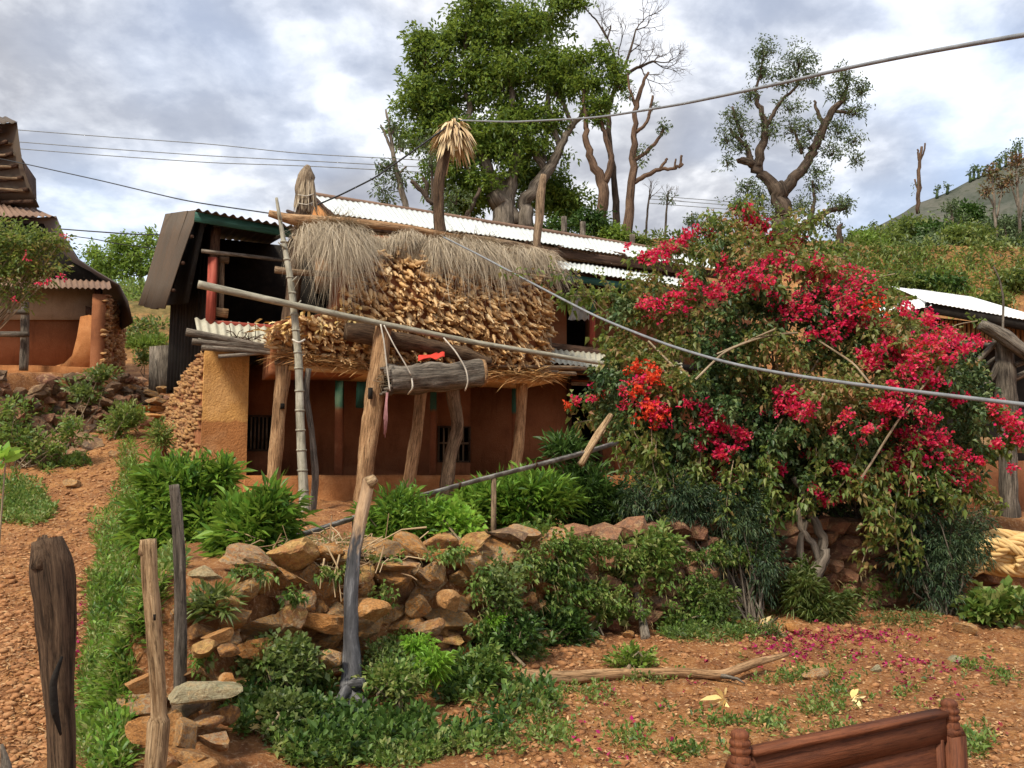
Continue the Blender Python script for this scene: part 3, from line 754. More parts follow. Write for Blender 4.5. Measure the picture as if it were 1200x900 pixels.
MB().beam(F(694, 368, .12), F(694, 335, .12), .12, .12).build('post_head', M['green_timber'], house)
for (uu, vv, ww, hh, mt, nm) in ((680, 358, 24, 34, 'cloth_white', 'white_cloth'), (706, 358, 14, 28, 'cloth_tan', 'tan_cloth')):
    g = []
    for v in np.linspace(vv - hh / 2, vv + hh / 2, 8):
        g.append([F(u, v + 3 * math.sin(u), .5 + .05 * math.sin(u * .9 + v * .1)) for u in np.linspace(uu - ww / 2 * (1 - .2 * math.sin(v)), uu + ww / 2, 9)])
    c = MB().patch(np.array(g), .006, N3).build('hanging_cloth', M[mt], sm=True)
    set_props(c, 'off-white cloth hanging in the upstairs window opening' if mt == 'cloth_white' else 'tan brown cloth hanging beside the red window post', 'cloth')
# loft: red post, posts, rails
MB().tube([F(247, 385, -.02), F(253, 268, -.02)], .085, 8, .1, .2).build('loft_post', M['timber'], house)
MB().beam(F(246, 390, -.12), F(250, 302, -.12), .13, .10).build('loft_post', M['red_timber'], house, label='red painted loft post')
MB().tube([F(259, 372, .1), F(260, 300, .1)], .045, 8, .1, .2).build('loft_post', M['log'], house)
MB().beam(F(254, 304, .08), F(268, 305, .08), .16, .10).build('post_capital', M['log'], house)
MB().beam(F(252, 366, .0), F(267, 368, .0), .16, .14).build('post_foot', M['log_tan'], house)
MB().tube([F(236, 294, -.2), F(300, 301, -.2), F(345, 307, -.2)], .033, 8, .1, .2).build('loft_rail', M['log_grey'], house)
MB().tube([F(243, 378, -.1), F(345, 386, -.1)], .05, 8, .12, .2).build('loft_rail', M['red_timber'], house)
# left wing roof, hip sheet and fascia
ea, eb = F(230, 246, -.6), F(352, 267, -.6)
corrugated(ea + N3 * 3.8 + [0, 0, .62], eb + N3 * 3.8 + [0, 0, .62], ea, eb, house, M['dark_sheet'], .8, .13, .022)
MB().beam(F(228, 254, -.5), F(352, 275, -.5), .04, .15).build('fascia', M['green_timber'], house)
hA, hB, hC, hD = at(233, 246, 13.3), at(194, 361, 13.6), at(195, 251, 16.6), at(163, 358, 16.4)
corrugated(hA, hC, hB, hD, house, M['brown_sheet'], .9, .13, .018)
for t in (.25, .52, .8): MB().tube([hA + (hB - hA) * t + [0.03, 0, -.03], hC + (hD - hC) * t + [0.03, 0, -.03]], .03, 6, .1, .3).build('purlin', M['timber'], house)
MB().hexa([hB + [.25, .1, .1], hB + [.33, .1, .1], hD + [.6, 0, 0], hD + [.5, 0, 0], hA + [.02, .1, -.06], hA + [.1, .1, -.06], hC + [.3, 0, -.1], hC + [.2, 0, -.1]]).build('eave_board', M['black'], house)
# small cream pent roof over the pillar
corrugated(F(228, 373, -.05), F(352, 386, -.05), F(233, 401, -.8), F(352, 409, -.8), house, M['cream_sheet'], .7, .12, .02)
for a in (((218, 389), (262, 397), (335, 412), 4.5), ((225, 400), (280, 405), (345, 413), 4), ((236, 407), (300, 411), (340, 418), 3.5), ((256, 418), (300, 414), (320, 412), 2.5), ((245, 403), (300, 403), (345, 409), 3)):
    MB().tube([F(*a[0], -1.0), F(*a[1], -.98), F(*a[2], -.95)], a[3] * .0125, 8, .15, .2).build('loose_pole', M['log_grey'], house)
tw = MB()
for k in range(26):
    c = F(rng.uniform(270, 300), 398, -.75); d = unit(rng.normal(size=3) * [1, .5, .6]); tw.tube([c, c + d * .12 + [0, 0, .05], c + d * .25], .006, 4)
tw.build('twig_bundle', M['timber'], house, kind='stuff')
# main pale roof
E0, E1, R0, R1 = F(388, 250, .5), F(842, 315, .5), F(369, 229, 3.2), F(838, 303, 3.2)
corrugated(R0, R1, E0, E1, house, M['steel'], .8, .10, .011)
B0, B1 = R0 + N3 * 2.8 + [0, 0, -1.1], R1 + N3 * 2.8 + [0, 0, -1.1]
corrugated(R0 + [0, 0, -.01], R1 + [0, 0, -.01], B0, B1, house, M['steel'], .9, .115, .018)
MB().tube([R0 + [0, 0, .02], R1 + [0, 0, .02]], .05, 8, .1, .3).build('ridge_cap', M['rust_sheet'], house)
i = .05
MB().hexa([E0 + E3 * i + [0, 0, -1.1] + N3 * .1, E0 + E3 * (i + .2) + [0, 0, -1.1] + N3 * .1, B0 + E3 * (i + .2) + [0, 0, -1.1] - N3 * .1, B0 + E3 * i + [0, 0, -1.1] - N3 * .1,
           E0 + E3 * i + [0, 0, -.05] + N3 * .1, E0 + E3 * (i + .2) + [0, 0, -.05] + N3 * .1, B0 + E3 * (i + .2) + [0, 0, -.05] - N3 * .1, B0 + E3 * i + [0, 0, -.05] - N3 * .1]).build('gable_wall', M['mud_orange'], house)
g0, g1_, g2 = E0 + E3 * i + N3 * .1 + [0, 0, -.05], R0 + E3 * i + [0, 0, -.05], B0 + E3 * i - N3 * .1 + [0, 0, -.05]
MB().add(np.array([g0, g1_, g2, g0 + E3 * .2, g1_ + E3 * .2, g2 + E3 * .2]), [np.array([[0, 1, 2], [3, 5, 4]]), np.array([[0, 3, 4, 1], [1, 4, 5, 2]])]).build('gable_top', M['mud_orange'], house)
MB().beam(E0 + [0, 0, -.03] - N3 * .05, R0 + [0, 0, -.03], .05, .05).build('barge_board', M['timber'], house)
MB().beam(E0 + N3 * .05 + [0, 0, -.13] + E3 * .1, E1 + N3 * .05 + [0, 0, -.13], .05, .16).build('eave_beam', M['timber'], house)
slab(MB(), s_of(E0) + .2, s_of(E1) - .2, .75, .9, 5.3, 6.0).build('upper_band', M['timber'], house)  # dark timber wall, added as the shadow band between the roofs
for k in range(12):
    s = 1.5 + .75 * k; MB().tube([S(s, .45, E0[2] - .12), S(s, 1.6, E0[2] + .28)], .035, 6).build('rafter', M['timber'], house)
# lower front roof strip at the right
corrugated(F(640, 303, .7), F(800, 326, .7), F(640, 312, -.35), F(803, 336, -.35), house, M['steel'], .8, .10, .012)
MB().beam(F(642, 322, -.25), F(800, 345, -.25), .04, .13).build('fascia', M['green_timber'], house)
corrugated(F(636, 408, .05), F(800, 426, .05), F(638, 424, -.65), F(800, 443, -.65), house, M['cream_sheet'], .8, .115, .018)
MB().beam(F(640, 431, -.5), F(800, 449, -.5), .05, .07).build('eave_beam', M['timber'], house)

# ------------------------------------------------------------ corn rack
rack = thing('corn_rack', 'tall timber rack stacked with husked corn under a grey straw thatch', 'corn rack', S(3.2, -1.2, 1.05))
def Gz(p): return float(hgt(p[0], p[1]))
def rpost(pts, off, w, mat='log_tan', name='post', rough=.12, toground=True, seg=14, **k):
    P = [F(u, v, off) for u, v in pts]; d = P[0][1]
    if toground: P[-1][2] = Gz(P[-1]) - .1
    P = np.array(P); r = np.interp(np.linspace(0, 1, len(P)), np.linspace(0, 1, len(w)), w) / 1000 * d / 2 * .88
    return MB().tube(P, r, seg, rough, .06).build(name, M[mat], rack, sm=True, **k)
rpost([(337, 395), (332, 430), (326, 500), (318, 585)], -1.25, [19, 20, 18, 18])
rpost([(449, 382), (446, 410), (438, 470), (430, 530), (422, 595)], -1.9, [22, 25, 26, 23, 20], label='thick square-notched post under the log beam')
for (u, v, off) in ((434, 461, -2.06), (331, 476, -1.36)):
    c = F(u, v, off); MB().box(c, (.06, .05, .17 if u > 400 else .08), .4).build('mortise', M['black'], rack)
rpost([(494, 455), (488, 510), (480, 560), (474, 600)], -1.25, [15, 17, 17, 20])
rpost([(530, 445), (534, 480), (537, 500), (529, 530), (524, 560), (520, 598)], -1.0, [18, 18, 17, 16, 17, 15], 'log', rough=.22)
rpost([(612, 440), (611, 480), (608, 520), (602, 560), (600, 590)], -.9, [15, 14, 15, 15], 'log_tan')
rpost([(362, 432), (358, 460), (366, 510), (370, 560), (366, 610)], -2.0, [7, 8, 9, 9], 'log_grey', rough=.2)
rpost([(352, 262), (357, 235), (360, 205)], -.2, [18, 17, 17], 'log_dark', toground=False)
rpost([(518, 282), (514, 250), (514, 215), (521, 180), (527, 150)], -.6, [17, 15, 15, 14, 13], 'log_dark', toground=False)
rpost([(628, 295), (632, 255), (634, 225), (637, 205)], -.3, [11, 12, 12, 8], 'log', toground=False)
rpost([(338, 395), (340, 370), (345, 330), (348, 290), (352, 262)], -.9, [20, 22, 20, 16], 'log_dark', toground=False, label='old grey upright at the left end of the corn')
rpost([(645, 440), (640, 380), (636, 330), (628, 295)], -.4, [12, 12, 12], 'log', toground=False)
rpost([(315, 250), (345, 258), (400, 259), (480, 268), (540, 280)], -1.1, [9, 15, 13, 12, 10], 'log_tan', name='top_rail', toground=False)
rpost([(545, 278), (600, 287), (652, 299)], -.9, [9, 12, 12, 9], 'log', name='top_rail', toground=False)
rpost([(322, 316), (345, 319), (400, 322)], -1.0, [9, 9, 7], 'log', name='side_rail', toground=False)
rpost([(405, 388), (440, 393), (500, 405), (545, 415), (575, 424)], -1.75, [26, 27, 20, 18, 11], 'log_dark', name='log_beam', toground=False, rough=.2)
rpost([(232, 333), (300, 348), (440, 378), (560, 402), (720, 428)], -2.05, [11, 10, 9, 8, 7], 'bamboo', name='bamboo_pole', toground=False, rough=.03)
for k in range(7): # deck poles
    a, b = F(322 + k, 425 + k * 1.0, -1.35 + k * .19), F(655 + rng.uniform(-5, 35), 434 + rng.uniform(-3, 6), -1.35 + k * .19)
    MB().tube([a, (a + b) / 2 + [0, 0, .02], b], .035, 8, .15, .25).build('deck_pole', M['log'], rack, sm=True)
z0d = F(400, 436, -1.35)[2]; sa, sb = s_of(F(328, 430, -1.35)), s_of(F(648, 440, -1.35))
slab(MB(), sa, sb, -1.33, -.1, z0d + .0, z0d + .08).build('deck_mat', M['straw_warm'], rack)
# stack body
OFFC = -1.28
top_u = [345, 380, 430, 520, 600, 640, 655]; top_v = [272, 266, 273, 282, 291, 303, 328]
def face(u, v, e=0.0):
    k = .22 * np.sin(np.clip((np.asarray(v, float) - 270) / 170, 0, 1) * np.pi) + .05 * vnoise(np.asarray(u) / 22, np.asarray(v) / 22, 1)
    edge = .55 * smooth(np.asarray(u, float), 615, 662)
    a = F(u, v, OFFC); return a - N3 * np.asarray(k + e - edge)[..., None]
g = []
for v in np.linspace(272, 438, 26):
    lo = np.interp(v, [272, 300, 345, 368, 378, 438], [385, 405, 398, 385, 322, 318]); us = np.linspace(lo, 650, 40)
    tv = np.interp(us, top_u, top_v); vv = np.maximum(v, tv); g.append(face(us, vv, -.10))
g = np.array(g)
MB().patch(g, .95, N3).build('stack_core', M['mud_dark'], rack, sm=True)
def cob_mesh(k):
    r = np.random.default_rng(50 + k); V = []; Fc = []; n = 6; seg = 7
    for i, t in enumerate(np.linspace(0, 1, n)):
        rad = (.033 * math.sin(min(1, t * 1.05 + .15) * math.pi) ** .6 + .004) if t < .85 else .010
        for j in range(seg):
            a = j / seg * 6.283 + .2 * i; q = rad * (1 + .18 * r.normal()); V.append((q * math.cos(a), q * math.sin(a), t * .20))
    for i in range(n - 1):
        for j in range(seg): Fc.append((i * seg + j, i * seg + (j + 1) % seg, (i + 1) * seg + (j + 1) % seg, (i + 1) * seg + j))
    V = np.array(V); mb = MB().add(V, np.array(Fc)); m = 2    # loose husk tips
    a = r.uniform(0, 6.28, m); p = np.stack([.02 * np.cos(a), .02 * np.sin(a), np.full(m, .10)], 1)
    d = np.stack([.5 * np.cos(a), .5 * np.sin(a), np.ones(m)], 1); leaves(mb, p, d, .09, .03, 0)
    return np.concatenate(mb.V), [np.concatenate(mb.F4), np.concatenate(mb.F3)]
cobs = [cob_mesh(k) for k in range(6)]
cobme = []
for V, Fc in cobs:
    me = mesh_from('corn_cob', V, Fc, V, True); me.materials.append(M['corn']); cobme.append(me)
from mathutils import Matrix, Euler
corn_poly = [(404, 300), (430, 285), (650, 300), (656, 345), (650, 432), (560, 430), (440, 424), (340, 414), (316, 405), (312, 388), (345, 372), (378, 370), (402, 376), (392, 362), (402, 335)]
def pack(poly, n, dmin):
    """dart throwing: keeps cobs from piling on one another"""
    U, V = poly_points(poly, n * 12); keep = []; grid = {}
    for u, v in zip(U, V):
        c = (int(u / dmin), int(v / dmin)); ok = True
        for i in (-1, 0, 1):
            for j in (-1, 0, 1):
                for (a, b) in grid.get((c[0] + i, c[1] + j), ()):
                    if (a - u) ** 2 + (b - v) ** 2 < dmin * dmin: ok = False; break
        if ok: grid.setdefault(c, []).append((u, v)); keep.append((u, v))
        if len(keep) >= n: break
    return keep
pk = pack(corn_poly, 1400, 5.1); pk.sort(key=lambda q: -q[1] + .1 * q[0])
rest = MB()
for k, (u, v) in enumerate(pk):
    p = face(u, v, -.06 + rng.uniform(-.04, .05)); d = unit(-N3 * rng.uniform(.45, .9) + E3 * (.28 + rng.normal() * .40) + np.array([0, 0, rng.normal() * .30 - .50]))
    if v > 395 and u < 345: d = unit(-E3 + .3 * rng.normal(size=3) - N3 * .4)
    q = Vector([float(x) for x in d]).to_track_quat('Z', 'Y'); s = rng.uniform(.85, 1.3)
    if k % 4 == 0 and k // 4 < 300:
        o = bpy.data.objects.new('corn_cob', cobme[k % 6]); COL.objects.link(o); o.parent = rack
        o.location = [float(x) for x in p - origin_of(rack)]; o.rotation_euler = q.to_euler(); o.scale = (s, s, s)
    else:
        V, Fc = cobs[k % 6]; R = np.array(q.to_matrix()); W = p + (V * s) @ R.T; rest.add(W, Fc, V)
rest.build('corn_cobs', M['corn'], rack, kind='stuff', sm=True)
# bright fresh husks at the open left end and along the lower ledge
hb = MB()
for (u, v, n, s) in ((330, 388, 26, 14), (350, 378, 10, 8), (408, 372, 10, 7), (395, 372, 8, 6), (402, 364, 12, 7), (438, 405, 6, 4), (375, 384, 14, 12), (545, 420, 5, 4)):
    c = face(u + rng.normal(size=n) * s, v + rng.normal(size=n) * s * .5, .03); blades(hb, c, -E3 * (1 if u < 360 else .3) - N3 * .5 + .5 * rng.normal(size=(n, 3)), rng.uniform(.14, .26, n), .05, .25)
hb.build('fresh_husks', M['corn_yellow'], rack, kind='stuff')
# husk fringe under the deck
n = 2600; us = rng.uniform(325, 655, n); vs = np.interp(us, [325, 440, 655], [416, 431, 441]) + rng.normal(size=n) * 2.6
fr = MB(); blades(fr, F(us, vs, -1.40 + rng.uniform(-.03, .06, n)), E3 * rng.choice([-1, 1], n)[:, None] + .25 * rng.normal(size=(n, 3)), rng.uniform(.12, .4, n), .012, .15)
fr.build('husk_fringe', M['straw_warm'], rack, kind='stuff')
# straw thatch over the top
def thatch():
    mb = MB(); n = 32000; u = rng.uniform(350, 648, n); t = rng.uniform(0, 1, n)
    Ln = np.interp(u, [342, 365, 400, 425, 440, 490, 520, 555, 590, 640, 656], [.60, .72, .74, .50, .28, .27, .50, .62, .44, .42, .32])
    Ln = Ln * (1 + .5 * vnoise(u / 11, 0 * u, 4) + .2 * vnoise(u / 4, 0 * u, 9)) * rng.uniform(.55, 1.1, n)
    tv = np.interp(u, top_u, top_v) + rng.uniform(-4, 4, n)
    back = t * 1.0; p = F(u, tv + 2, OFFC) + N3 * (back - .12)[:, None]; p[:, 2] += .06 - .22 * np.abs(back - .45) + rng.normal(size=n) * .03 + .09 * fbm(u / 30, t * 3, 3, 3)
    edge = smooth(u, 625, 656)
    clump = vnoise(u / 5, t * 5, 7) 
    d = -N3 * rng.uniform(.25, .65, n)[:, None] + E3 * (.20 * clump + rng.normal(size=n) * .15 + .12 * smooth(-u, -400, -345) + .45 * edge - .02 * smooth(-u, -372, -345))[:, None]
    d[:, 2] += rng.normal(size=n) * .18 + .05
    fl = back > .3; L = np.where(fl, Ln * .75, Ln)
    blades(mb, p, d, L, rng.uniform(.003, .008, n), np.where(fl, .35, 1.1), rng.normal(size=(n, 3)) * .16 + .22 * np.stack([vnoise(u / 3, t * 4, 1), 0 * u, 0 * u], 1))
    # inner mat so the roof of straw is closed
    uu = np.linspace(343, 655, 40); rows = []
    for q, dz in ((-.16, -.35), (-.1, -.12), (.1, .0), (.5, .02), (.95, -.2)):
        r = F(uu, np.interp(uu, top_u, top_v) + 3, OFFC) + N3 * q; r[:, 2] += dz + .02 * vnoise(uu / 8, 0 * uu, q * 5); rows.append(r)
    MB().patch(np.array(rows)).build('thatch_mat', M['straw_mat'], rack, sm=True)
    return mb.build('straw_thatch', M['straw'], rack, kind='stuff')
M['straw_mat'] = m_noise('matted_straw', [(.3, (.14, .095, .055)), (.5, (.24, .17, .10)), (.7, (.34, .26, .16))], 14)
thatch()
def husk_bundle(u, v, off, ru, rv, n, mat, name, L):
    c = F(u, v, off); mb = MB(); k = c[1] / 1000
    a = rng.uniform(0, 6.28, n); p = c + np.stack([np.cos(a) * ru * k * .35, np.sin(a) * ru * k * .35, rv * k * rng.uniform(-.1, .75, n)], 1)
    d = np.stack([np.cos(a) * .55, np.sin(a) * .55, rng.uniform(-.5, .5, n)], 1); blades(mb, p, d, rng.uniform(.5, 1.1, n) * L, .055, 1.0)
    mb.tube([c - [0, 0, rv * k], c + [0, 0, rv * k * .8]], [ru * k * .5, ru * k * .45], 9, .2, .05)
    return mb.build(name, M[mat], rack, kind='stuff')
M['corn_bundle'] = m_straw('faded_husks', [(.40, .26, .13), (.58, .43, .24), (.66, .53, .32), (.46, .31, .20)])
husk_bundle(531, 158, -.6, 14, 18, 300, 'corn_bundle', 'husk_bundle', .40)
M['wrap'] = m_wood('grey_wrapped_stalks', (.12, .08, .05), (.28, .21, .14), (.40, .32, .23), 10)
c = F(359, 222, -.2); k = c[1] / 1000
wb = MB().tube([F(358, 250, -.2), F(356, 222, -.2), F(358, 205, -.2), F(361, 194, -.2)], [.11, .15, .14, .04], 12, .22, .05)
wb.build('stalk_wrap', M['wrap'], rack, sm=True)
wb = MB(); n = 260; a = rng.uniform(0, 6.28, n); p = F(359, 202, -.2) + np.stack([np.cos(a) * .09, np.sin(a) * .09, rng.uniform(-.14, .05, n)], 1)
blades(wb, p, np.stack([np.cos(a) * .20, np.sin(a) * .20, -1 + 0 * a], 1), rng.uniform(.3, .62, n), .03, .1); wb.build('wrapped_leaves', M['straw'], rack, kind='stuff')
for off, cc in ((0, 228), (1, 238)): MB().tube([F(349, cc, -.36), F(359, cc + 2, -.40), F(368, cc - 1, -.34)], .008, 5).build('binding', M['rope'], rack)

# ------------------------------------------------------------ things leaning on or hung from the rack
hive = thing('hollow_log_hive', 'short thick hollow log hanging by ropes under the rack beam', 'log hive', F(508, 460, -2.1))
P = [F(455, 446, -2.1), F(485, 444, -2.1), F(530, 441, -2.1), F(564, 437, -2.1)]
MB().tube(P, [.215, .235, .225, .21], 30, .15, .03, caps=False).build('log_shell', M['log_grey'], hive, sm=True)
MB().tube(P, [.17, .17, .17, .17], 20, .05, .06, caps=False).build('log_hollow', M['black'], hive, sm=True)
MB().tube([F(563, 437, -2.1), F(566, 437, -2.1)], [.225, .215], 22, .06).build('log_end', M['log_tan'], hive, sm=True)
e = MB(); ax = unit(P[1] - P[0]); n = 30
for i in range(n):
    a = i / n * 6.283; r = np.array([0, 0, 1.0]) * math.cos(a) + np.cross(ax, [0, 0, 1.0]) * math.sin(a); q = P[0] + r * .2; e.tube([q + ax * .05, q - ax * rng.uniform(.0, .13)], [.035, .018], 5)
e.build('splintered_rim', M['log_grey'], hive)
e = MB()
for k in range(16): 
    q = P[0] + unit(rng.normal(size=3)) * .1; e.tube([q + ax * .1, q - ax * .05 + rng.normal(size=3) * .06, q - ax * .12 + rng.normal(size=3) * .08], .006, 4)
e.build('twigs_inside', M['twig'], hive, kind='stuff')
def rope(pts, r, mat, parent=None, name='rope', **k): 
    return MB().tube(np.array(pts), r, 6, 0, .05).build(name, M[mat], parent, sm=True, **k)
rope([F(446, 380, -2.3), F(450, 400, -2.35), F(454, 435, -2.36), F(457, 458, -2.38)], .012, 'rope', hive)
rope([F(450, 381, -2.3), F(462, 405, -2.38), F(474, 425, -2.42), F(482, 440, -2.42)], .010, 'rope', hive)
rope([F(482, 438, -2.3), F(484, 455, -2.4), F(478, 462, -2.2)], .014, 'rope', hive)
rope([F(520, 396, -2.15), F(534, 412, -2.36), F(546, 432, -2.40), F(549, 448, -2.42), F(545, 458, -2.3)], .012, 'rope', hive)
e = MB()
for k in range(9): e.tube([F(453 + rng.normal(), 460, -2.35), F(452 + rng.normal() * 2, 490, -2.35), F(450 + rng.normal() * 2.5, 505 + rng.uniform(-14, 22), -2.35)], .006, 5)
e.build('frayed_string', M['pinkrope'], hive, kind='stuff')
g = []
for u in np.linspace(490, 521, 14):
    r = []
    for t in np.linspace(0, 1, 6): 
        p = F(u, 422 - (u - 490) * .14, -2.25 + .3 * t); p[2] += .05 * math.sin(t * 3.1) + .035 * float(vnoise(u / 7, t * 3, 4)) + .01; r.append(p)
    g.append(r)
MB().patch(np.array(g), .01).build('red_cloth', M['cloth_red'], sm=True, label='crumpled red cloth lying on top of the hollow log', cat='cloth')
# white-grey tall pole leaning at the left of the rack
pl = thing('leaning_pole', 'tall pale bamboo pole leaning in front of the loft with cut twig stubs', 'pole', F(356, 606, -2.3))
pp = [F(324, 232, -1.6), F(331, 275, -1.7), F(341, 330, -1.85), F(350, 420, -2.0), F(352, 500, -2.15), F(357, 608, -2.3)]; pp[-1][2] = Gz(pp[-1]) - .05
MB().tube(pp, [.022, .035, .05, .058, .062, .075], 12, .04, .05).build('stem', M['bamboo'], pl, sm=True)
for k, (u, v, du, dv) in enumerate(((329, 258, -3, -12), (335, 292, -9, -8), (350, 420, 6, -5), (346, 360, 7, -8), (343, 330, 5, -6))):
    a = F(u, v, -1.72 - .06 * k); MB().tube([a, F(u + du, v + dv, -1.75 - .06 * k)], [.02, .008], 6).build('twig_stub', M['bamboo'], pl)
for k in range(14): 
    t = .15 + .06 * k; q = polyline(pp, 101)[int(t * 100)]; MB().tube([q + [0, 0, .012], q - [0, 0, .012]], .05 + .032 * t, 12).build('bamboo_node', M['bamboo'], pl)
rope([F(343, 398, -2.1), F(350, 402, -2.25), F(357, 398, -2.1)], .015, 'rope', pl, 'binding')

# ------------------------------------------------------------ left house
lh = thing('mud_house', 'smaller mud house at the left edge with dark two-tier roof and curved orange wall end', 'house', at(60, 430, 18))
def prism(pts_uv, d0, d1, mat, name, parent, **k):
    a = np.array([at(u, v, d0) for u, v in pts_uv]); b = a + [(d1 - d0) * (-.32 if parent is lh else 0), d1 - d0, 0]; n = len(a); mb = MB()
    c0, c1 = a.mean(0), b.mean(0); V = np.concatenate([a, b, [c0], [c1]]); i = np.arange(n); j = (i + 1) % n
    mb.add(V, [np.stack([i, j, np.full(n, 2 * n)], -1), np.stack([j + n, i + n, np.full(n, 2 * n + 1)], -1), np.stack([j, i, i + n, j + n], -1)])
    return mb.build(name, mat, parent, **k)
prism([(-150, 372), (100, 372), (100, 432), (-150, 432)], 18.6, 18.9, M['mud_dark'], 'lower_wall', lh)
prism([(-150, 325), (118, 325), (118, 374), (-150, 374)], 18.5, 18.8, M['lime'], 'upper_wall', lh)
prism([(94, 371), (104, 369), (117, 371), (119, 436), (78, 436), (84, 418), (90, 395)], 17.7, 18.62, M['mud'], 'curved_wall_end', lh)
prism([(40, 440), (58, 431), (76, 425), (85, 416), (85, 440)], 17.75, 18.6, M['mud'], 'wall_end_foot', lh)
prism([(-170, 427), (40, 428), (119, 431), (120, 445), (60, 446), (-170, 446)], 17.3, 18.7, M['mud'], 'platform', lh)
a0 = at(119, 440, 17.7)
build_rubble_side(lh, a0, unit(np.array([-.30, 1.0, 0])), np.array([.96, .29, 0]), 2.6, a0[2] - .5, lambda q: at(119, 345, 17.7)[2] + .15 * q, .12, 20, .13)
MB().beam(at(115, 338, 18.45), at(114, 372, 18.45), .12, .12).build('post', M['timber'], lh)
prism([(100, 358), (112, 362), (114, 371), (100, 371)], 18.0, 18.4, M['timber'], 'wall_niche_block', lh)
corrugated(at(-120, 314, 18.5), at(128, 328, 18.5), at(-120, 332, 17.5), at(131, 339, 17.5), lh, M['rust_sheet'], 1.0, .12, .02)
def ribbon(outer, inner, mat, name, th=.03):
    o = np.array(outer); i = np.array(inner); g = np.array([o + (i - o) * t for t in np.linspace(0, 1, 6)])
    return MB().patch(g, th).build(name, mat, lh)
ribbon([at(66, 253, 18), at(75, 275, 18), at(90, 302, 18.1), at(114, 318, 18.2), at(140, 333, 18.3), at(150, 352, 18.4), at(156, 377, 18.5)],
       [at(-40, 262, 20), at(-20, 285, 20), at(20, 318, 20), at(60, 335, 20), at(112, 346, 20), at(130, 360, 20), at(138, 388, 20)], M['dark_sheet'], 'side_roof')
corrugated(at(-120, 222, 20), at(48, 247, 20), at(-130, 250, 18), at(66, 254, 18), lh, M['rust_sheet'], 1.0, .14, .02)
prism([(-150, 262), (64, 262), (88, 300), (118, 330), (-150, 330)], 18.3, 20, M['black'], 'gable_shadow_wall', lh)  # near-black block; shade under the roof is put into its colour
prism([(-150, 180), (22, 180), (24, 250), (-150, 250)], 20.2, 22, M['timber'], 'tower_wall', lh)
ribbon([at(20, 143, 19), at(23, 168, 19), at(27, 195, 19), at(36, 220, 19.1), at(46, 242, 19.2)],
       [at(-60, 150, 21.5), at(-60, 170, 21.5), at(-60, 190, 21.5), at(-55, 215, 21.5), at(-40, 240, 21.5)], M['brown_sheet'], 'tower_roof')
corrugated(at(-90, 128, 21), at(8, 137, 21), at(-95, 150, 19), at(21, 144, 19), lh, M['brown_sheet'], .5, .2, .02)
for k in range(7): MB().beam(at(2 + 6.0 * k, 152 + 14 * k, 19.1), at(-50 + 5 * k, 172 + 11 * k, 21), .06, .08).build('rafter', M['timber'], lh)
for k in range(5): MB().tube([at(-40, 170 + 12 * k, 19.6), at(22 + 2 * k, 168 + 14 * k, 19.2)], .035, 6).build('batten', M['log'], lh)
# porch post and rails standing before it
pf = thing('rail_fence', 'grey timber post with two rails in front of the left mud house', 'fence', at(28, 430, 16.9))
MB().tube([at(28, 434, 16.9), at(29, 385, 16.9), at(30, 340, 16.9)], [.085, .08, .075], 10, .1, .1).build('post', M['log_grey'], pf, sm=True)
MB().tube([at(-60, 391, 16.7), at(33, 392, 16.7)], .06, 8, .1, .2).build('rail', M['log_grey'], pf)
MB().tube([at(-60, 364, 16.7), at(33, 366, 16.7)], .05, 8, .1, .2).build('rail', M['log_grey'], pf)
prism([(175, 406), (200, 404), (203, 461), (174, 459)], 17.0, 17.05, M['log_grey'], 'wooden_board', None)
bd = bpy.data.objects.get('wooden_board')
set_props(bd, 'upright grey weathered plank board closing the gap beside the mud house', 'board')

# ------------------------------------------------------------ right shed
sh = thing('shed', 'open timber shed at the right edge with bright white metal roof', 'shed', at(1160, 560, 17))
corrugated(at(1045, 336, 21), at(1137, 348, 23), at(1086, 354, 17), at(1270, 386, 17.6), sh, M['white_sheet'], .9, .1, .008)
corrugated(at(1030, 361, 19), at(1086, 349, 17.6), at(1026, 372, 18), at(1092, 358, 17), sh, M['white_sheet'], .6, .1, .008)
MB().beam(at(1085, 360, 17.1), at(1270, 394, 17.7), .08, .2).build('eave_beam', M['black'], sh)
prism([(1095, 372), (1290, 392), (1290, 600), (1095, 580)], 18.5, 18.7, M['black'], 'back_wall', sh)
prism([(1040, 352), (1090, 362), (1090, 420), (1040, 420)], 18.7, 18.9, M['timber'], 'side_wall', sh)
for k in range(26):
    u = 1104 + k * 5.2; MB().tube([at(u, 374 + .12 * (u - 1100), 18), at(u + rng.uniform(-1, 1), 402 + .1 * (u - 1100), 18)], .035, 6, .1, .2).build('slat', M['log_tan'], sh)
tf = thing('timber_rack', 'rough grey timber frame of forked post and branches beside the bougainvillea', 'timber rack', at(1181, 625, 11))
def tl(pts, d, w, mat='log_grey', name='branch', rough=.18, parent=tf):
    P = np.array([at(u, v, dd) for (u, v), dd in zip(pts, np.broadcast_to(d, (len(pts),)))])
    return MB().tube(P, np.array(w) / 1000 * np.mean(d) / 2, 12, rough, .06).build(name, M[mat], parent, sm=True)
tl([(1183, 630), (1182, 560), (1180, 480), (1178, 410), (1174, 395)], 11, [22, 21, 22, 22, 20], name='post')
tl([(1150, 380), (1172, 392), (1196, 410), (1225, 430)], 10.8, [14, 17, 17, 15], name='beam')
tl([(1175, 398), (1240, 425)], 11.1, [12, 12]); tl([(1128, 448), (1150, 418), (1172, 396)], 11, [5, 7, 8])
tl([(1132, 452), (1160, 425), (1185, 408)], 11.2, [4, 6, 7]); tl([(1150, 458), (1165, 440), (1172, 420)], 11, [6, 8, 8])
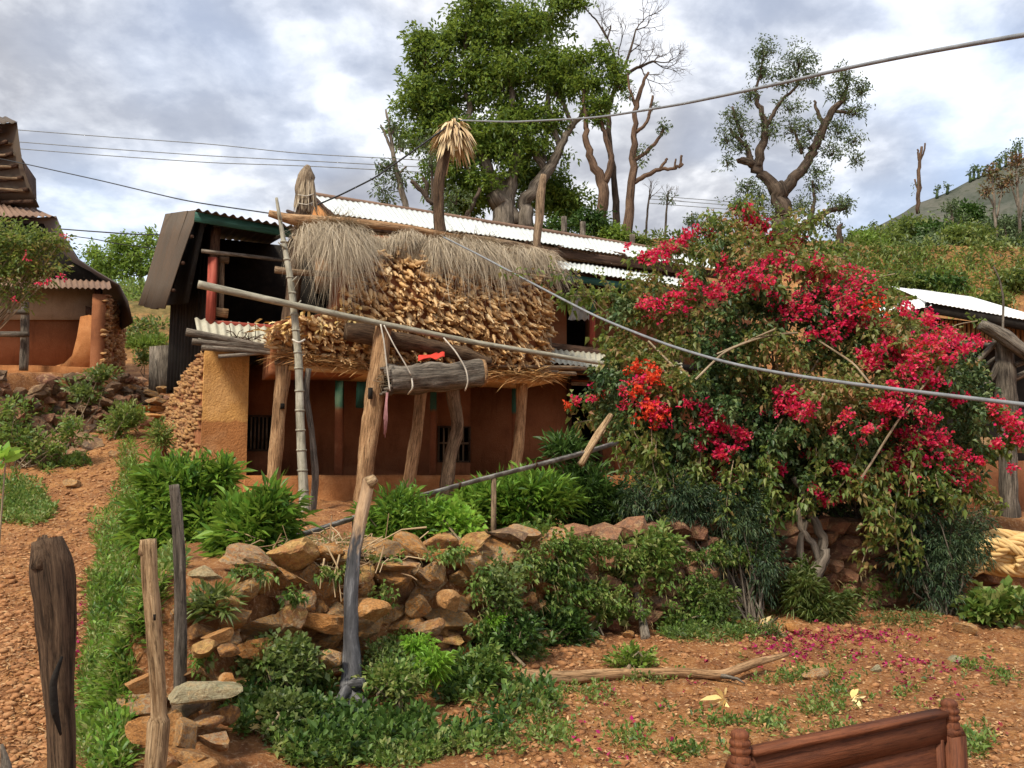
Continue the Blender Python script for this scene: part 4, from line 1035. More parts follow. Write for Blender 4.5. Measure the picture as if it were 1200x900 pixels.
tl([(1190, 428), (1230, 412)], 10.9, [7, 8]); tl([(1157, 382), (1200, 412), (1230, 440)], 10.6, [4, 5, 5]); tl([(1120, 402), (1160, 405), (1200, 404)], 11.3, [5, 6, 6])
tl([(1186, 445), (1230, 425)], 11.1, [8, 8]); tl([(1175, 392), (1176, 350), (1171, 325), (1164, 312)], 11, [3, 2.5, 2, 1.5], 'log_grey', 'thin_wire_stick', 0)
MB().beam(at(1128, 520, 11.1), at(1260, 524, 11.1), .06, .19).build('cross_plank', M['log_tan'], tf)
MB().beam(at(1130, 486, 11.3), at(1260, 482, 11.3), .06, .08).build('cross_plank', M['log_grey'], tf)
MB().beam(at(1130, 612, 11.3), at(1260, 612, 11.3), .1, .10).build('cross_plank', M['log_tan'], tf)
MB().beam(at(1140, 606, 11.2), at(1182, 592, 11.6), .25, .06).build('cross_plank', M['log_tan'], tf)
prism([(1128, 625), (1290, 622), (1290, 540), (1140, 540)], 12.2, 12.5, M['mud_dark'], 'low_mud_wall', tf)
sp = thing('straw_rope_pile', 'heap of twisted yellow straw hanks under the timber rack', 'straw pile', at(1175, 672, 9.9))
tb = [((1130, 665), (1150, 640), (1175, 636), (1205, 650)), ((1140, 668), (1165, 655), (1190, 650), (1230, 640)), ((1150, 632), (1172, 626), (1200, 632), (1240, 628)),
      ((1160, 652), (1180, 640), (1198, 632), (1230, 645)), ((1148, 645), (1160, 660), (1185, 668), (1225, 662)), ((1145, 662), (1170, 668), (1200, 668), (1240, 672)), ((1190, 660), (1205, 645), (1240, 650), (1260, 660))]
for k, pts in enumerate(tb):
    P = np.array([at(u, v, 9.7 + .1 * (k % 3)) for u, v in pts]); c = polyline(P, 30); mb = MB()
    for j in range(7):
        ph = j / 7 * 6.283 + np.linspace(0, 7, 30); w = .055
        q = c + np.stack([np.cos(ph) * .3 * w, np.cos(ph) * w, np.sin(ph) * w], 1); mb.tube(q, .026, 6, .25, None)
    mb.build('hank', M['straw_pile'], sp, sm=True)

# ------------------------------------------------------------ stone retaining wall
rocks = rocks_proto(12, M['rock'], 3, 5, cuts=12); rocks_d = rocks_proto(8, M['rock_dark'], 1, 8); rocks_r = rocks_proto(8, M['rock_red'], 1, 21)
rk_pale = rocks_proto(2, M['rock_pale'], 3, 31); rk_or = rocks_proto(3, M['rock_orange'], 3, 41)
wall = thing('stone_wall', 'dry stone retaining wall of orange brown rocks holding up the terrace', 'stone wall', (.3, 7.3, 0))
wxs = np.linspace(-2.55, 6.5, 900); wys = ywall(wxs); arc = np.concatenate([[0], np.cumsum(np.hypot(np.diff(wxs), np.diff(wys)))])
def wall_at(s): 
    x, y = np.interp(s, arc, wxs), np.interp(s, arc, wys); x2, y2 = np.interp(s + .05, arc, wxs), np.interp(s + .05, arc, wys)
    t = unit(np.array([x2 - x, y2 - y, 0.0])); return np.array([x, y, 0.0]), t, np.array([t[1], -t[0], 0])
def lay_wall(s0, s1, z0, z1, hmin, hmax, wmin, wmax, protos, parent, maxn, count=[0]):
    z = z0; n = 0
    while z < z1:
        h = rng.uniform(hmin, hmax); s = s0 + rng.uniform(0, .2)
        while s < s1 and n < maxn:
            w = rng.uniform(wmin, wmax) * (h / hmax) ** .3; p, t, o = wall_at(s + w / 2)
            zz = z + h / 2 + rng.normal() * .02; base = max(0, Gz(p + o * .25) - .05)
            if zz > base and not (s < .75 and zz > .30) and rng.random() > .04:
                q = p + o * (-.17 + .12 * (1 - zz) + rng.uniform(-.05, .04)); q[2] = zz
                place_rock(protos[rng.integers(len(protos))], q, (w * .56, rng.uniform(.16, .24), h * .60), (rng.normal() * .25, rng.normal() * .22, math.atan2(t[1], t[0]) + rng.normal() * .2), parent); n += 1
            s += w * .93
        z += h * .86
    return n
nA = lay_wall(.15, 4.1, -.02, 1.02, .11, .24, .14, .44, rocks, wall, 150)
nB = lay_wall(4.1, 9.6, .12, 1.05, .13, .19, .20, .38, rocks_r, wall, 170)
# the showiest stones, set where they stand out
def G3(u, v, d): return at(u, v, d)
for (u, v, d, w, h, me, rot, dp) in ((243, 678, 5.75, .135, .105, rk_pale[0], 0, .14), (232, 810, 4.85, .24, .062, rk_pale[1], .0, .16), (168, 800, 4.9, .08, .055, rk_or[0], .1, .12),
        (340, 725, 5.9, .17, .12, rocks[2], .2, .14), (430, 715, 6.15, .17, .085, rk_or[1], .05, .16), (375, 728, 6.0, .22, .07, rk_or[2], -.12, .16), (268, 706, 5.45, .09, .06, rocks[4], .2, .12),
        (258, 745, 5.3, .10, .045, rk_or[0], .15, .12), (240, 762, 5.15, .07, .06, rocks[7], .5, .1), (268, 760, 5.2, .07, .045, rocks[8], .0, .1), (270, 800, 5.0, .05, .07, rk_or[1], .8, .08),
        (182, 855, 4.6, .13, .10, rk_or[2], .3, .14), (215, 865, 4.6, .07, .10, rocks[1], .2, .12), (245, 843, 4.85, .08, .045, rocks[3], .0, .1), (222, 886, 4.5, .12, .055, rocks[5], -.3, .12), (250, 868, 4.7, .09, .05, rocks[6], -.3, .1),
        (205, 842, 5.0, .10, .07, rocks[2], .2, .14), (262, 838, 5.05, .08, .07, rocks[5], .2, .14), (225, 828, 5.05, .12, .05, rocks_d[1], .1, .14), (235, 790, 5.3, .10, .07, rocks[6], .4, .12), (285, 690, 5.75, .12, .09, rocks[3], .3, .14), (300, 760, 5.6, .11, .08, rk_or[2], .3, .14), (235, 740, 5.45, .09, .06, rocks[10], -.3, .14), (275, 730, 5.6, .12, .08, rocks[0], .2, .14), (222, 715, 5.5, .10, .08, rocks[9], .2, .14), (190, 905, 4.4, .12, .08, rocks[9], .2, .12), (235, 905, 4.4, .10, .06, rk_or[0], -.2, .12), (505, 672, 6.8, .16, .12, rocks[2], .1, .16), (548, 660, 7.0, .14, .14, rocks[8], .2, .16), (585, 655, 7.3, .16, .12, rocks[10], -.2, .16),
        (490, 708, 6.6, .11, .10, rocks[4], .2, .14), (525, 705, 6.7, .10, .10, rk_or[1], .4, .12), (595, 628, 7.4, .19, .075, rocks_d[0], 0, .16), (460, 665, 6.5, .2, .05, rocks[0], .0, .14), (385, 775, 5.75, .09, .08, rocks[11], .3, .1), (500, 735, 6.55, .14, .085, rocks[3], .2, .12)):
    place_rock(me, G3(u, v, d - .05), (w, dp, h), (0, -rot, rng.uniform(-.3, .3)), wall)
n = 26
for k in range(n):   # small orange stones tumbled at (520,770)
    u, v = 522 + rng.normal() * 11, 770 + rng.normal() * 12; p = g1(u, v); r = rng.uniform(.03, .06); place_rock(rocks_r[k % 8] if k % 2 else rk_or[k % 3], p + [0, -.05, .03], (r * 1.2, r, r * .8), rng.normal(size=3) * .5, wall)
# left terrace wall
lw = thing('stone_wall', 'dark dry stone terrace wall below the left mud house overgrown with weeds', 'stone wall', at(60, 520, 15))
n = 0
for k in range(330):
    u = rng.uniform(-30, 192); v = rng.uniform(442, 545); vb = np.interp(u, [-30, 60, 120, 192], [560, 545, 520, 492])
    if v > vb: continue
    p = g1(u, v + 3)
    if p[1] > 19 or n >= 215: continue
    w = rng.uniform(.10, .22); place_rock(rocks_d[k % 8] if rng.random() < .6 else rocks_r[k % 8], p + [0.03, -.05, .02], (w, w * .8, w * rng.uniform(.5, .8)), rng.normal(size=3) * .3, lw); n += 1
stp = thing('stone_steps', 'rough stone steps climbing between the two mud houses', 'steps', at(175, 500, 16.5))
for (u, v, d, w, h) in ((165, 505, 15.6, .26, .16), (180, 478, 16.2, .32, .07), (178, 488, 16.0, .34, .06), (185, 470, 16.6, .25, .08), (172, 461, 17, .3, .09), (192, 458, 17, .16, .1), (152, 470, 16.8, .2, .08), (180, 495, 15.9, .28, .06)):
    p = at(u, v, d); p[2] = max(p[2], Gz(p)); place_rock((rk_or if v > 475 else rocks)[int(u) % 3], p, (w, .22, h), (0, .05, rng.uniform(-.3, .3)), stp)
# loose stones worth naming
for (u, v, r, lab, me) in ((548, 848, .055, 'small orange stone on the weeds in front of the ragged post foot', rk_or[0]), (955, 800, .11, 'round reddish clod-covered stone on the bare yard', rocks[3]),
        (927, 740, .10, 'flat tan stone beside the fallen petals', rk_or[1]), (1130, 741, .12, 'wide pale stone at the foot of the right bank', rocks[6]), (1120, 776, .09, 'grey pebble-like stone on bare earth at right', rk_pale[0]),
        (100, 690, .085, 'orange angular stone at the edge of the dirt path', rk_or[2]), (85, 572, .13, 'brown stone on the dirt path near its left side', rocks[1]), (135, 540, .12, 'flattened stone half sunk in the path', rocks[4]), (1028, 790, .06, 'small pale flake of stone on the yard', rk_pale[1]), (735, 745, .08, 'rounded stone on the soil bank below the wall', rocks[8])):
    p = g1(u, v); o = place_rock(me, p + [0, 0, r * .3], (r, r * .8, r * .6), rng.normal(size=3) * .4, None, 'loose_stone'); set_props(o, lab, 'stone', 'loose stones lying on the earth')

# ------------------------------------------------------------ foreground posts
def gpost(pts, d, w, mat, label, rough=.12, seg=20, name='wooden_post', flat=1.0, nf=3.0):
    P = np.array([at(u, v, dd) for (u, v), dd in zip(pts, np.broadcast_to(d, (len(pts),)))]); P[-1][2] = min(P[-1][2], Gz(P[-1]) - .15)
    t = thing(name, label, 'post', [P[-1][0], P[-1][1], Gz(P[-1])])
    MB().tube(P[::-1], (np.array(w) / 1000 * np.mean(d) / 2 * .8)[::-1], seg, rough, .025, nf=nf, flat=flat).build('trunk', M[mat], t, sm=True)
    return t, P
p1, P1 = gpost([(55, 632), (60, 660), (64, 700), (66, 760), (70, 830), (75, 900), (80, 990)], 3.2, [40, 54, 52, 46, 38, 37, 38], 'log_dark', 'thick dark weathered post at the left foreground edge', .16)
mb = MB()
for k in range(9): 
    a = P1[0] + [rng.uniform(-.045, .055), rng.uniform(-.05, .02), -.03]; mb.tube([a - [0, 0, .07], a + [rng.normal() * .01, 0, rng.uniform(.0, .05)]], [.03, .008], 7, .3)
mb.build('jagged_top', M['log_dark'], p1, sm=True)
c = at(67, 815, 3.12); mb = MB(); mb.tube([c + [0, .02, .13], c + [-.012, -.012, .05], c + [0, -.012, -.05], c + [.01, .02, -.14]], [.006, .017, .019, .006], 10, .2, .02, flat=.6); mb.build('knot_hole', M['black'], p1, sm=True)
p2, P2 = gpost([(174, 632), (176, 680), (180, 740), (184, 790), (187, 838), (187, 845), (184, 880), (180, 910), (178, 960)], 3.95, [22, 23, 24, 24, 23, 31, 33, 30, 30], 'log_pale', 'pale splintered post with a broken stepped foot', .13)
mb = MB()
for k in range(7): a = P2[0] + [rng.uniform(-.03, .03), rng.uniform(-.03, .02), -.02]; mb.tube([a - [0, 0, .05], a + [0, 0, rng.uniform(.0, .02)]], [.016, .008], 6, .2)
mb.build('splinters', M['log_pale'], p2)
for k, (u, v) in enumerate(((181, 723),)): MB().tube([at(u, v - 3, 3.9), at(u, v + 4, 3.9)], [.006, .005], 6).build('crack', M['black'], p2)
p3, P3 = gpost([(204, 568), (207, 600), (210, 650), (211, 700), (212, 750), (212, 800)], 5.2, [13, 15, 16, 17, 18, 20], 'log_grey', 'slim grey brown stake standing behind the flat pale stone', .14)
bs, PB = gpost([(432, 562), (424, 600), (415, 650), (411, 700), (411, 750), (413, 790), (410, 828), (408, 850)], [6.25, 6.2, 6.1, 6.0, 5.9, 5.8, 5.7, 5.7], [18, 20, 21, 21, 23, 28, 34, 30], 'burnt', 'leaning half charred stick with gnarled root foot against the stone wall', .14, name='charred_post')
for (u, v, w) in ((392, 838, 20), (437, 845, 18), (398, 822, 16), (425, 800, 18), (440, 868, 6)): 
    a, b = at(412, 805, 5.75), at(u, v, 5.6); MB().tube([a, (a + b) / 2 + [0, -.03, .02], b], [.045, w / 1000 * 2.0, w / 1000 * 1.6], 9, .3, .03).build('root', M['burnt'], bs, sm=True)
a = at(432, 566, 6.22); MB().tube([a, a + [.05, 0, .04]], [.05, .03], 8, .2).build('knob', M['log_pale'], bs, sm=True)
gs, _ = gpost([(2, 872), (8, 900), (12, 940)], 3.6, [4, 16, 20], 'log_grey', 'tip of a short grey stump at the lower left corner', .1)

# conduit / half pipe running along the terrace edge
pc = thing('water_channel', 'long narrow grey channel sloping along the top of the terrace wall', 'pipe', at(500, 590, 8.5))
cp = [(188, 690, 5.75), (215, 675, 6.0), (260, 655, 6.3), (340, 628, 7.0), (420, 603, 7.3), (480, 582, 7.55), (560, 560, 7.7), (640, 540, 7.9), (690, 527, 8.3), (722, 517, 8.6)]
C = polyline([at(*q) for q in cp], 60); T = unit(np.gradient(C, axis=0)); B = unit(np.cross(T, [0, 0, 1.0])); g = []
for a in np.linspace(0, math.pi, 8): g.append(C + B * math.cos(a) * .034 + np.array([0, 0, -1.0]) * math.sin(a) * .034)
m, nt, b = new_mat('grey_channel'); f = tex(nt, gpos(nt), 8, 7, .7); nt.links.new(ramp(nt, f, [(.35, (.04, .035, .03)), (.5, (.11, .10, .09)), (.65, (.26, .25, .23))]), b.inputs['Base Color']); b.inputs['Roughness'].default_value = .6; M['channel'] = m
MB().patch(np.array(g), .008).build('trough', m, pc, sm=True)
for q in (18, 27, 36, 45, 53): MB().tube([C[q] + B[q] * .044, C[q] - [0, 0, .05], C[q] - B[q] * .044], .012, 6).build('clip', M['log_dark'], pc)
for q in (24, 40): z = Gz(C[q]); MB().tube([[C[q][0], C[q][1], z - .1], C[q] - [0, 0, .04]], .025, 7, .1).build('prop', M['log'], pc)
MB().tube([at(680, 545, 8.2), at(700, 510, 8.3), at(716, 486, 8.4)], [.034, .040, .026], 10, .12, .05).build('leaning_stub', M['log_pale'], sm=True, label='short pale stub of wood leaning by the end of the channel', cat='stick')

# ground log
lg = thing('fallen_log', 'long thin crooked log lying across the yard below the wall', 'log', g1(770, 805))
P = [g1(u, v) + [0, 0, .045] for u, v in ((612, 803), (670, 801), (735, 797), (800, 800), (845, 802))]
P += [g1(845, 800) + [0.1, 0, .06], g1(885, 793) + [0, 0, .10], g1(922, 784) + [0, 0, .12]]
P = P[:5] + P[6:]
MB().tube(P, [.043, .045, .043, .038, .034, .034, .02], 12, .13, .04).build('stem', M['log_tan'], lg, sm=True)
MB().tube([P[2], P[2] + [.02, -.02, .07]], [.03, .012], 7, .2).build('branch_stub', M['log'], lg); MB().tube([P[4], P[4] + [.1, -.1, .0], P[4] + [.15, -.12, -.03]], [.02, .012, .006], 6).build('branch_stub', M['log_grey'], lg)

# ------------------------------------------------------------ bed footboard in the lower right
bed = thing('bed_footboard', 'brown varnished wooden bed footboard with two ringed corner posts', 'bed', at(990, 905, 3.15) * [1, 1, 0])
def turned(u, d, ztop):
    c = at(u, 900, d); c[2] = 0; prof = [(.0, ztop), (.018, ztop - .001), (.028, ztop - .008), (.031, ztop - .02), (.026, ztop - .028), (.034, ztop - .034), (.035, ztop - .045), (.028, ztop - .052), (.035, ztop - .058), (.036, ztop - .068), (.028, ztop - .076), (.03, ztop - .08), (.034, ztop - .086), (.034, ztop - .10)]
    n = 24; th = np.linspace(0, 6.2832, n, endpoint=False); V = np.array([[c[0] + r * math.cos(t), c[1] + r * math.sin(t), z] for r, z in prof for t in th]); m = len(prof)
    i = np.arange(m - 1)[:, None] * n; j = np.arange(n)[None]; Fq = np.stack([i + j, i + n + j, i + n + (j + 1) % n, i + (j + 1) % n], -1).reshape(-1, 4)
    mb = MB().add(V, Fq, V); o = mb.build('finial', M['stain_wood'], bed, sm=True)
    b = MB(); k = .037; ang = math.atan2(at(1117, 820, 3.28)[1] - at(868, 855, 2.9)[1], at(1117, 820, 3.28)[0] - at(868, 855, 2.9)[0]); ca, sa = math.cos(ang), math.sin(ang)
    P8 = []
    for z, kk in ((.02, 1), (ztop - .125, 1)):
        for x, y in ((-k, -k), (k, -k), (k, k), (-k, k)): P8.append(c + [x * ca - y * sa, x * sa + y * ca, z])
    b.hexa(P8); P9 = P8[4:] + [[p[0] * .75 + c[0] * .25, p[1] * .75 + c[1] * .25, ztop - .095] for p in P8[4:]]; b.hexa(P9)
    b.build('corner_post', M['stain_wood'], bed); return c
zt = at(868, 855, 2.9)[2]; cl = turned(868, 2.9, zt); cr = turned(1116, 3.28, zt)
d = unit(cr - cl); a, b = cl + d * .036, cr - d * .036
h0 = at(882, 884, 2.92)[2]
nB_ = np.array([-d[1], d[0], 0])
MB().hexa([a + [0, 0, h0 - .10] - nB_ * .015, b + [0, 0, h0 - .06] - nB_ * .015, b + [0, 0, h0 - .06] + nB_ * .015, a + [0, 0, h0 - .10] + nB_ * .015, a + [0, 0, h0] - nB_ * .015, b + [0, 0, h0 + .03] - nB_ * .015, b + [0, 0, h0 + .03] + nB_ * .015, a + [0, 0, h0] + nB_ * .015]).build('top_rail', M['stain_wood'], bed)
MB().beam(a + [0, 0, h0 + .010], b + [0, 0, h0 + .040], .055, .018).build('rail_moulding', M['stain_wood'], bed)
MB().beam(a + [0, 0, h0 - .24], b + [0, 0, h0 - .22], .012, .34).build('panel', M['stain_wood'], bed)
for q in (.03,): MB().beam(b + [0, 0, h0 - .05] - d * q, b + [0, 0, h0 - .4] - d * q, .03, .03).build('panel_stile', M['stain_wood'], bed); MB().beam(a + [0, 0, h0 - .1] + d * q, a + [0, 0, h0 - .4] + d * q, .03, .03).build('panel_stile', M['stain_wood'], bed)
MB().beam(a + [0, 0, .15], b + [0, 0, .15], .03, .1).build('bottom_rail', M['stain_wood'], bed)

# ------------------------------------------------------------ cables
def cable(pts, r, mat, label, n=60):
    P = polyline([at(*q) for q in pts], n); o = MB().tube(P, r, 6).build('cable', M[mat], sm=True); return set_props(o, label, 'cable')
cable([(540, 141, 12.9), (600, 143, 11.5), (700, 138, 9.5), (800, 122, 7.8), (900, 101, 6.4), (1000, 78, 5.3), (1100, 58, 4.5), (1200, 41, 3.9), (1300, 24, 3.4)], .0125, 'cable', 'thick cable rising from the husk-topped pole to the upper right')
cable([(522, 150, 12.9), (480, 180, 13.2), (440, 208, 13.6), (400, 228, 14.1), (372, 240, 14.6)], .014, 'cable_black', 'short dark cable from the husk-topped pole down to the orange gable')
cable([(520, 278, 12.4), (560, 298, 11.0), (620, 330, 9.6), (700, 372, 8.3), (780, 404, 7.2), (860, 428, 6.3), (960, 445, 5.5), (1080, 460, 4.8), (1200, 474, 4.2), (1300, 486, 3.8)], .0125, 'cable', 'thick grey cable sagging in front of the bougainvillea')
cable([(-40, 178, 20), (20, 190, 19), (120, 212, 17), (220, 236, 15), (330, 252, 13.9)], .012, 'cable_black', 'dark wire from the left house roof down to the loft roof')
for k, (v0, v1) in enumerate(((151, 185), (165, 193), (173, 199))):
    cable([(-20, v0 - 2, 45), (120, v0 + 9, 44), (250, v0 + 18, 43), (350, v1 - 5, 42), (520, v1 + 4, 41)], .022, 'cable', ('uppermost', 'middle', 'lowest')[k] + ' of three thin parallel wires crossing the sky at left')
cable([(66, 268, 18), (120, 272, 18), (165, 275, 19), (200, 275, 20)], .014, 'cable_black', 'thin wire leaving the left house toward the green tree behind')
cable([(80, 276, 18), (110, 280, 18), (140, 286, 19), (190, 292, 20)], .010, 'cable_black', 'lower thin wire below the left house roof corner')
for k, v in enumerate((229, 233, 238)): cable([(760, v, 60), (850, v + 7, 60), (950, v + 13, 60)], .025, 'cable', ('highest', 'middle', 'lowest')[k] + ' faint far wire between the bare tree and the pollarded tree')

# ------------------------------------------------------------ trees
def P3(q, d=None): return at(q[0], q[1], q[2] if len(q) > 2 else d)
def limb(mb, pts, d, w, rough=.1, seg=8, step=None):
    P = np.array([P3(q, d) for q in pts]); w = np.interp(np.linspace(0, 1, len(P)), np.linspace(0, 1, len(w)), w)
    dd = np.mean(P[:, 1]); n = max(6, len(P) * 4); C = np.stack([np.interp(np.linspace(0, 1, n), np.linspace(0, 1, len(P)), P[:, k]) for k in range(3)], 1)
    for _ in range(2): C[1:-1] = (C[:-2] + 2 * C[1:-1] + C[2:]) / 4
    C[1:-1] += rng.normal(size=(n - 2, 3)) * w.mean() / 1000 * dd * .1
    mb.tube(C, np.interp(np.linspace(0, 1, n), np.linspace(0, 1, len(w)), w) / 2000 * dd, seg, rough, None, nf=1.2); return C
def grow(mb, p, d, L, r, depth, spread=.6, up=.15, k=3, tips=None, bend=.15):
    n = 4; P = [p]; dd = np.array(d, float)
    for i in range(n):
        dd = unit(dd + bend * rng.normal(size=3) + np.array([0, 0, up * .3])); P.append(P[-1] + dd * L / n)
    mb.tube(P, np.linspace(r, r * .6, n + 1), 5 if depth > 1 else 4, 0, None, caps=False)
    if depth <= 0:
        if tips is not None: tips.append(P[-1])
        return
    for j in range(k):
        b = P[-1] if j < 2 else P[2]; nd_ = unit(dd + spread * rng.normal(size=3) + np.array([0, 0, up]))
        grow(mb, b, nd_, L * rng.uniform(.6, .82), r * .6, depth - 1, spread, up, k, tips, bend)
def tree(name, label, base, limbs, blobs, d, bark, leafm, leaf=(.16, .07), K=9, spread=.2, twigs=6, cat='tree', group=None, sizes=None, stuffname='crown', trunkname='trunk', lump=.35, shell=.55):
    b = at(base[0], base[1], d); t = thing(name, label, cat, [b[0], b[1], b[2]], group)
    for i, (pts, w) in enumerate(limbs):
        mb = MB(); limb(mb, pts, d, w, seg=12 if i == 0 else 8); mb.build(trunkname if i == 0 else 'branch', M[bark], t, sm=True)
    if blobs:
        mb = MB(); tw = MB(); k = d / 1000
        for (u, v, ru, rv, n, *rest) in blobs:
            c = at(u, v, rest[0] if rest else d); P = blob_points(c, (ru * k, (ru + rv) * .5 * k * .9, rv * k), n, shell, lump); P = P[vnoise(P[:, 0] / (K * .09), P[:, 1] / (K * .09), P[:, 2] / (K * .09)) > (-.28 if name == 'broadleaf_tree' else -2)]; sprigs(mb, P, K, leaf[0], leaf[1], spread)
            for q in P[:twigs]: tw.tube([c - [0, 0, rv * k * .6], (c + q) / 2 + rng.normal(size=3) * ru * k * .1, q], [.02 * k * 33, .012 * k * 33, .004 * k * 33], 4, caps=False)
        mb.build(stuffname, G[leafm], t, kind='stuff')
        if twigs: tw.build('twigs', M[bark], t, kind='stuff')
    return t
d = 30
tree('broadleaf_tree', 'largest dense green tree on the bank right behind the metal roof', (592, 268), [
    ([(592, 275), (590, 240), (576, 212), (563, 186), (552, 150), (545, 110)], (30, 26, 18, 14, 9, 6)),
    ([(592, 250), (600, 220), (604, 180), (600, 120), (595, 60)], (20, 16, 12, 8, 5)),
    ([(616, 270), (615, 235), (640, 203), (656, 172), (672, 145), (690, 120)], (20, 17, 14, 10, 7, 5)),
    ([(640, 203), (622, 170), (610, 140)], (10, 8, 5)), ([(656, 172), (640, 120), (648, 80)], (8, 6, 4)), ([(563, 186), (530, 150), (500, 130)], (9, 6, 4)),
    ([(672, 150), (655, 110), (630, 90)], (6, 5, 3)), ([(605, 262), (595, 225), (585, 205)], (14, 9, 6)), ([(545, 265), (553, 240), (565, 222)], (5, 5, 5))],
    [(498, 62, 36, 32, 330), (545, 42, 42, 30, 380), (600, 34, 50, 34, 420), (640, 18, 50, 26, 340), (525, 100, 55, 42, 600), (590, 92, 50, 42, 560), (645, 82, 38, 34, 360), (492, 150, 38, 30, 300), (542, 168, 50, 40, 560),
     (590, 160, 45, 40, 420), (500, 118, 44, 30, 300), (640, 140, 30, 22, 120), (560, 218, 34, 26, 260), (520, 205, 34, 26, 230), (640, 225, 42, 30, 340, 31.5), (670, 240, 34, 24, 260, 31.5), (620, 200, 30, 20, 150, 31.5), (545, 240, 30, 22, 180, 31), (610, 130, 30, 20, 120), (560, 8, 40, 16, 160), (585, 195, 50, 24, 240), (555, 238, 26, 16, 110, 31), (640, 178, 34, 20, 130), (665, 5, 36, 12, 130), (672, 100, 30, 16, 130)],
    d, 'bark', 'tree', (.20, .09), 10, .24, 7)
tree('slender_tree', 'forked dark trunk tree with small bright green tufts right of the largest tree', (703, 275), [
    ([(704, 285), (705, 240), (708, 214), (694, 190), (686, 165), (688, 140), (684, 105)], (15, 14, 13, 9, 8, 6, 4)),
    ([(708, 214), (718, 190), (712, 165), (706, 145), (704, 120)], (10, 8, 7, 5, 3))],
    [(690, 95, 26, 16, 110), (702, 122, 24, 13, 100), (718, 78, 22, 16, 70), (725, 98, 20, 10, 50), (680, 70, 22, 14, 60), (705, 60, 18, 12, 40), (700, 140, 18, 8, 30)], 29, 'bark_red', 'tree', (.17, .08), 9, .2, 6)
bt = tree('bare_tree', 'leafless tree with a fine rounded fan of grey twigs against the sky', (722, 275), [
    ([(722, 280), (722, 230), (716, 180), (712, 130), (722, 100)], (10, 8, 7, 6, 5)), ([(722, 100), (740, 82), (765, 72)], (5, 4, 3)), ([(722, 100), (722, 70), (712, 45)], (4, 3, 2)), ([(722, 100), (738, 62), (745, 35)], (4, 3, 2)), ([(712, 45), (700, 25), (690, 15)], (3, 2, 2))], [], 31, 'bark_dark', 'tree')
mb = MB(); k = 31 / 1000
for (u, v, dx, dz) in ((765, 72, .9, .0), (765, 72, .8, -.4), (765, 72, .6, .5), (712, 45, -.4, .8), (712, 45, .2, 1), (745, 35, .4, .9), (745, 35, .8, .3), (740, 82, .9, .3), (700, 25, -.6, .6), (738, 62, .8, .5), (725, 65, -.1, 1), (750, 78, .8, -.7), (722, 80, -.8, .4)):
    grow(mb, at(u, v, 31), np.array([dx, rng.normal() * .3, dz]), .62, .028, 4, .55, .06, 3)
mb.build('twigs', M['bark_dark'], bt, kind='stuff')
tree('pollarded_tree', 'lopped reddish trunk with knuckled side branches left of the far wires', (735, 275), [
    ([(733, 285), (738, 240), (742, 195), (744, 155), (745, 125), (752, 100), (760, 85)], (13, 11, 9, 7, 6, 5, 3)), ([(741, 215), (758, 205), (774, 197), (790, 198), (800, 192)], (6, 6, 5, 4, 4)), ([(774, 197), (782, 186)], (4, 3)), ([(790, 198), (792, 186)], (3, 2)), ([(797, 195), (799, 182)], (3, 3)),
    ([(743, 188), (758, 178), (772, 163), (778, 150)], (5, 5, 4, 4)), ([(745, 155), (758, 145), (762, 128)], (5, 4, 4)), ([(762, 130), (765, 112)], (4, 3)), ([(745, 125), (738, 105), (736, 88)], (4, 3, 2))],
    [(776, 150, 10, 8, 14), (752, 178, 14, 7, 10), (738, 110, 10, 12, 12), (752, 190, 8, 5, 6), (765, 125, 6, 5, 5)], 28, 'bark_red', 'tree_grey', (.14, .06), 8, .14, 2)
tree('small_tree', 'thin lopped tree with sparse tufts left of the largest tree', (477, 245), [
    ([(478, 252), (468, 215), (461, 180), (456, 150), (452, 128)], (8, 7, 5, 4, 2)), ([(461, 180), (450, 155), (446, 146)], (4, 3, 2)), ([(462, 190), (452, 198), (445, 192)], (4, 3, 3)), ([(456, 160), (466, 148)], (3, 2)), ([(466, 205), (476, 195)], (3, 2))],
    [(452, 196, 14, 9, 26), (448, 218, 16, 12, 20), (468, 208, 12, 10, 24), (462, 150, 10, 12, 16), (470, 170, 10, 14, 12), (455, 235, 14, 8, 16)], 27, 'bark', 'tree_grey', (.15, .06), 8, .18, 3)
tree('small_tree', 'crooked brown shrubby tree between the husk-topped pole and the thin lopped tree', (508, 255), [
    ([(508, 262), (507, 235), (506, 205), (505, 175)], (4, 4, 3, 2)), ([(508, 240), (492, 222), (482, 212)], (6, 6, 5)), ([(500, 232), (500, 215), (495, 208)], (6, 5, 3)), ([(545, 255), (556, 238), (562, 220)], (5, 5, 4))],
    [(505, 190, 14, 20, 26), (498, 165, 14, 14, 18), (520, 250, 26, 12, 50), (535, 232, 20, 14, 30)], 27, 'bark_dark', 'tree_grey', (.13, .06), 7, .16, 4)
for (u0, v0, u1, v1, lab) in ((757, 262, 762, 222, 'small bare sapling on the skyline, left one of the two behind the roof'), (779, 265, 783, 228, 'small leafy sapling on the skyline, right one of the two behind the roof')):
    t = tree('sapling', lab, (u0, v0), [([(u0, v0 + 20), (u0 + 2, (v0 + v1) / 2), (u1, v1)], (3, 2.5, 1.5))], [(u1, v1 + 5, 7, 9, 14)] if 'leafy' in lab else [], 29, 'bark', 'tree_grey', (.12, .05), 7, .12, 0)
    mb = MB()
    for j in range(6): grow(mb, at(u1 - .5, v1 + 12, 29), np.array([rng.normal() * .4, rng.normal() * .3, 1]), .35, .015, 2, .4, .2, 2)
    mb.build('twigs', M['bark'], t, kind='stuff')
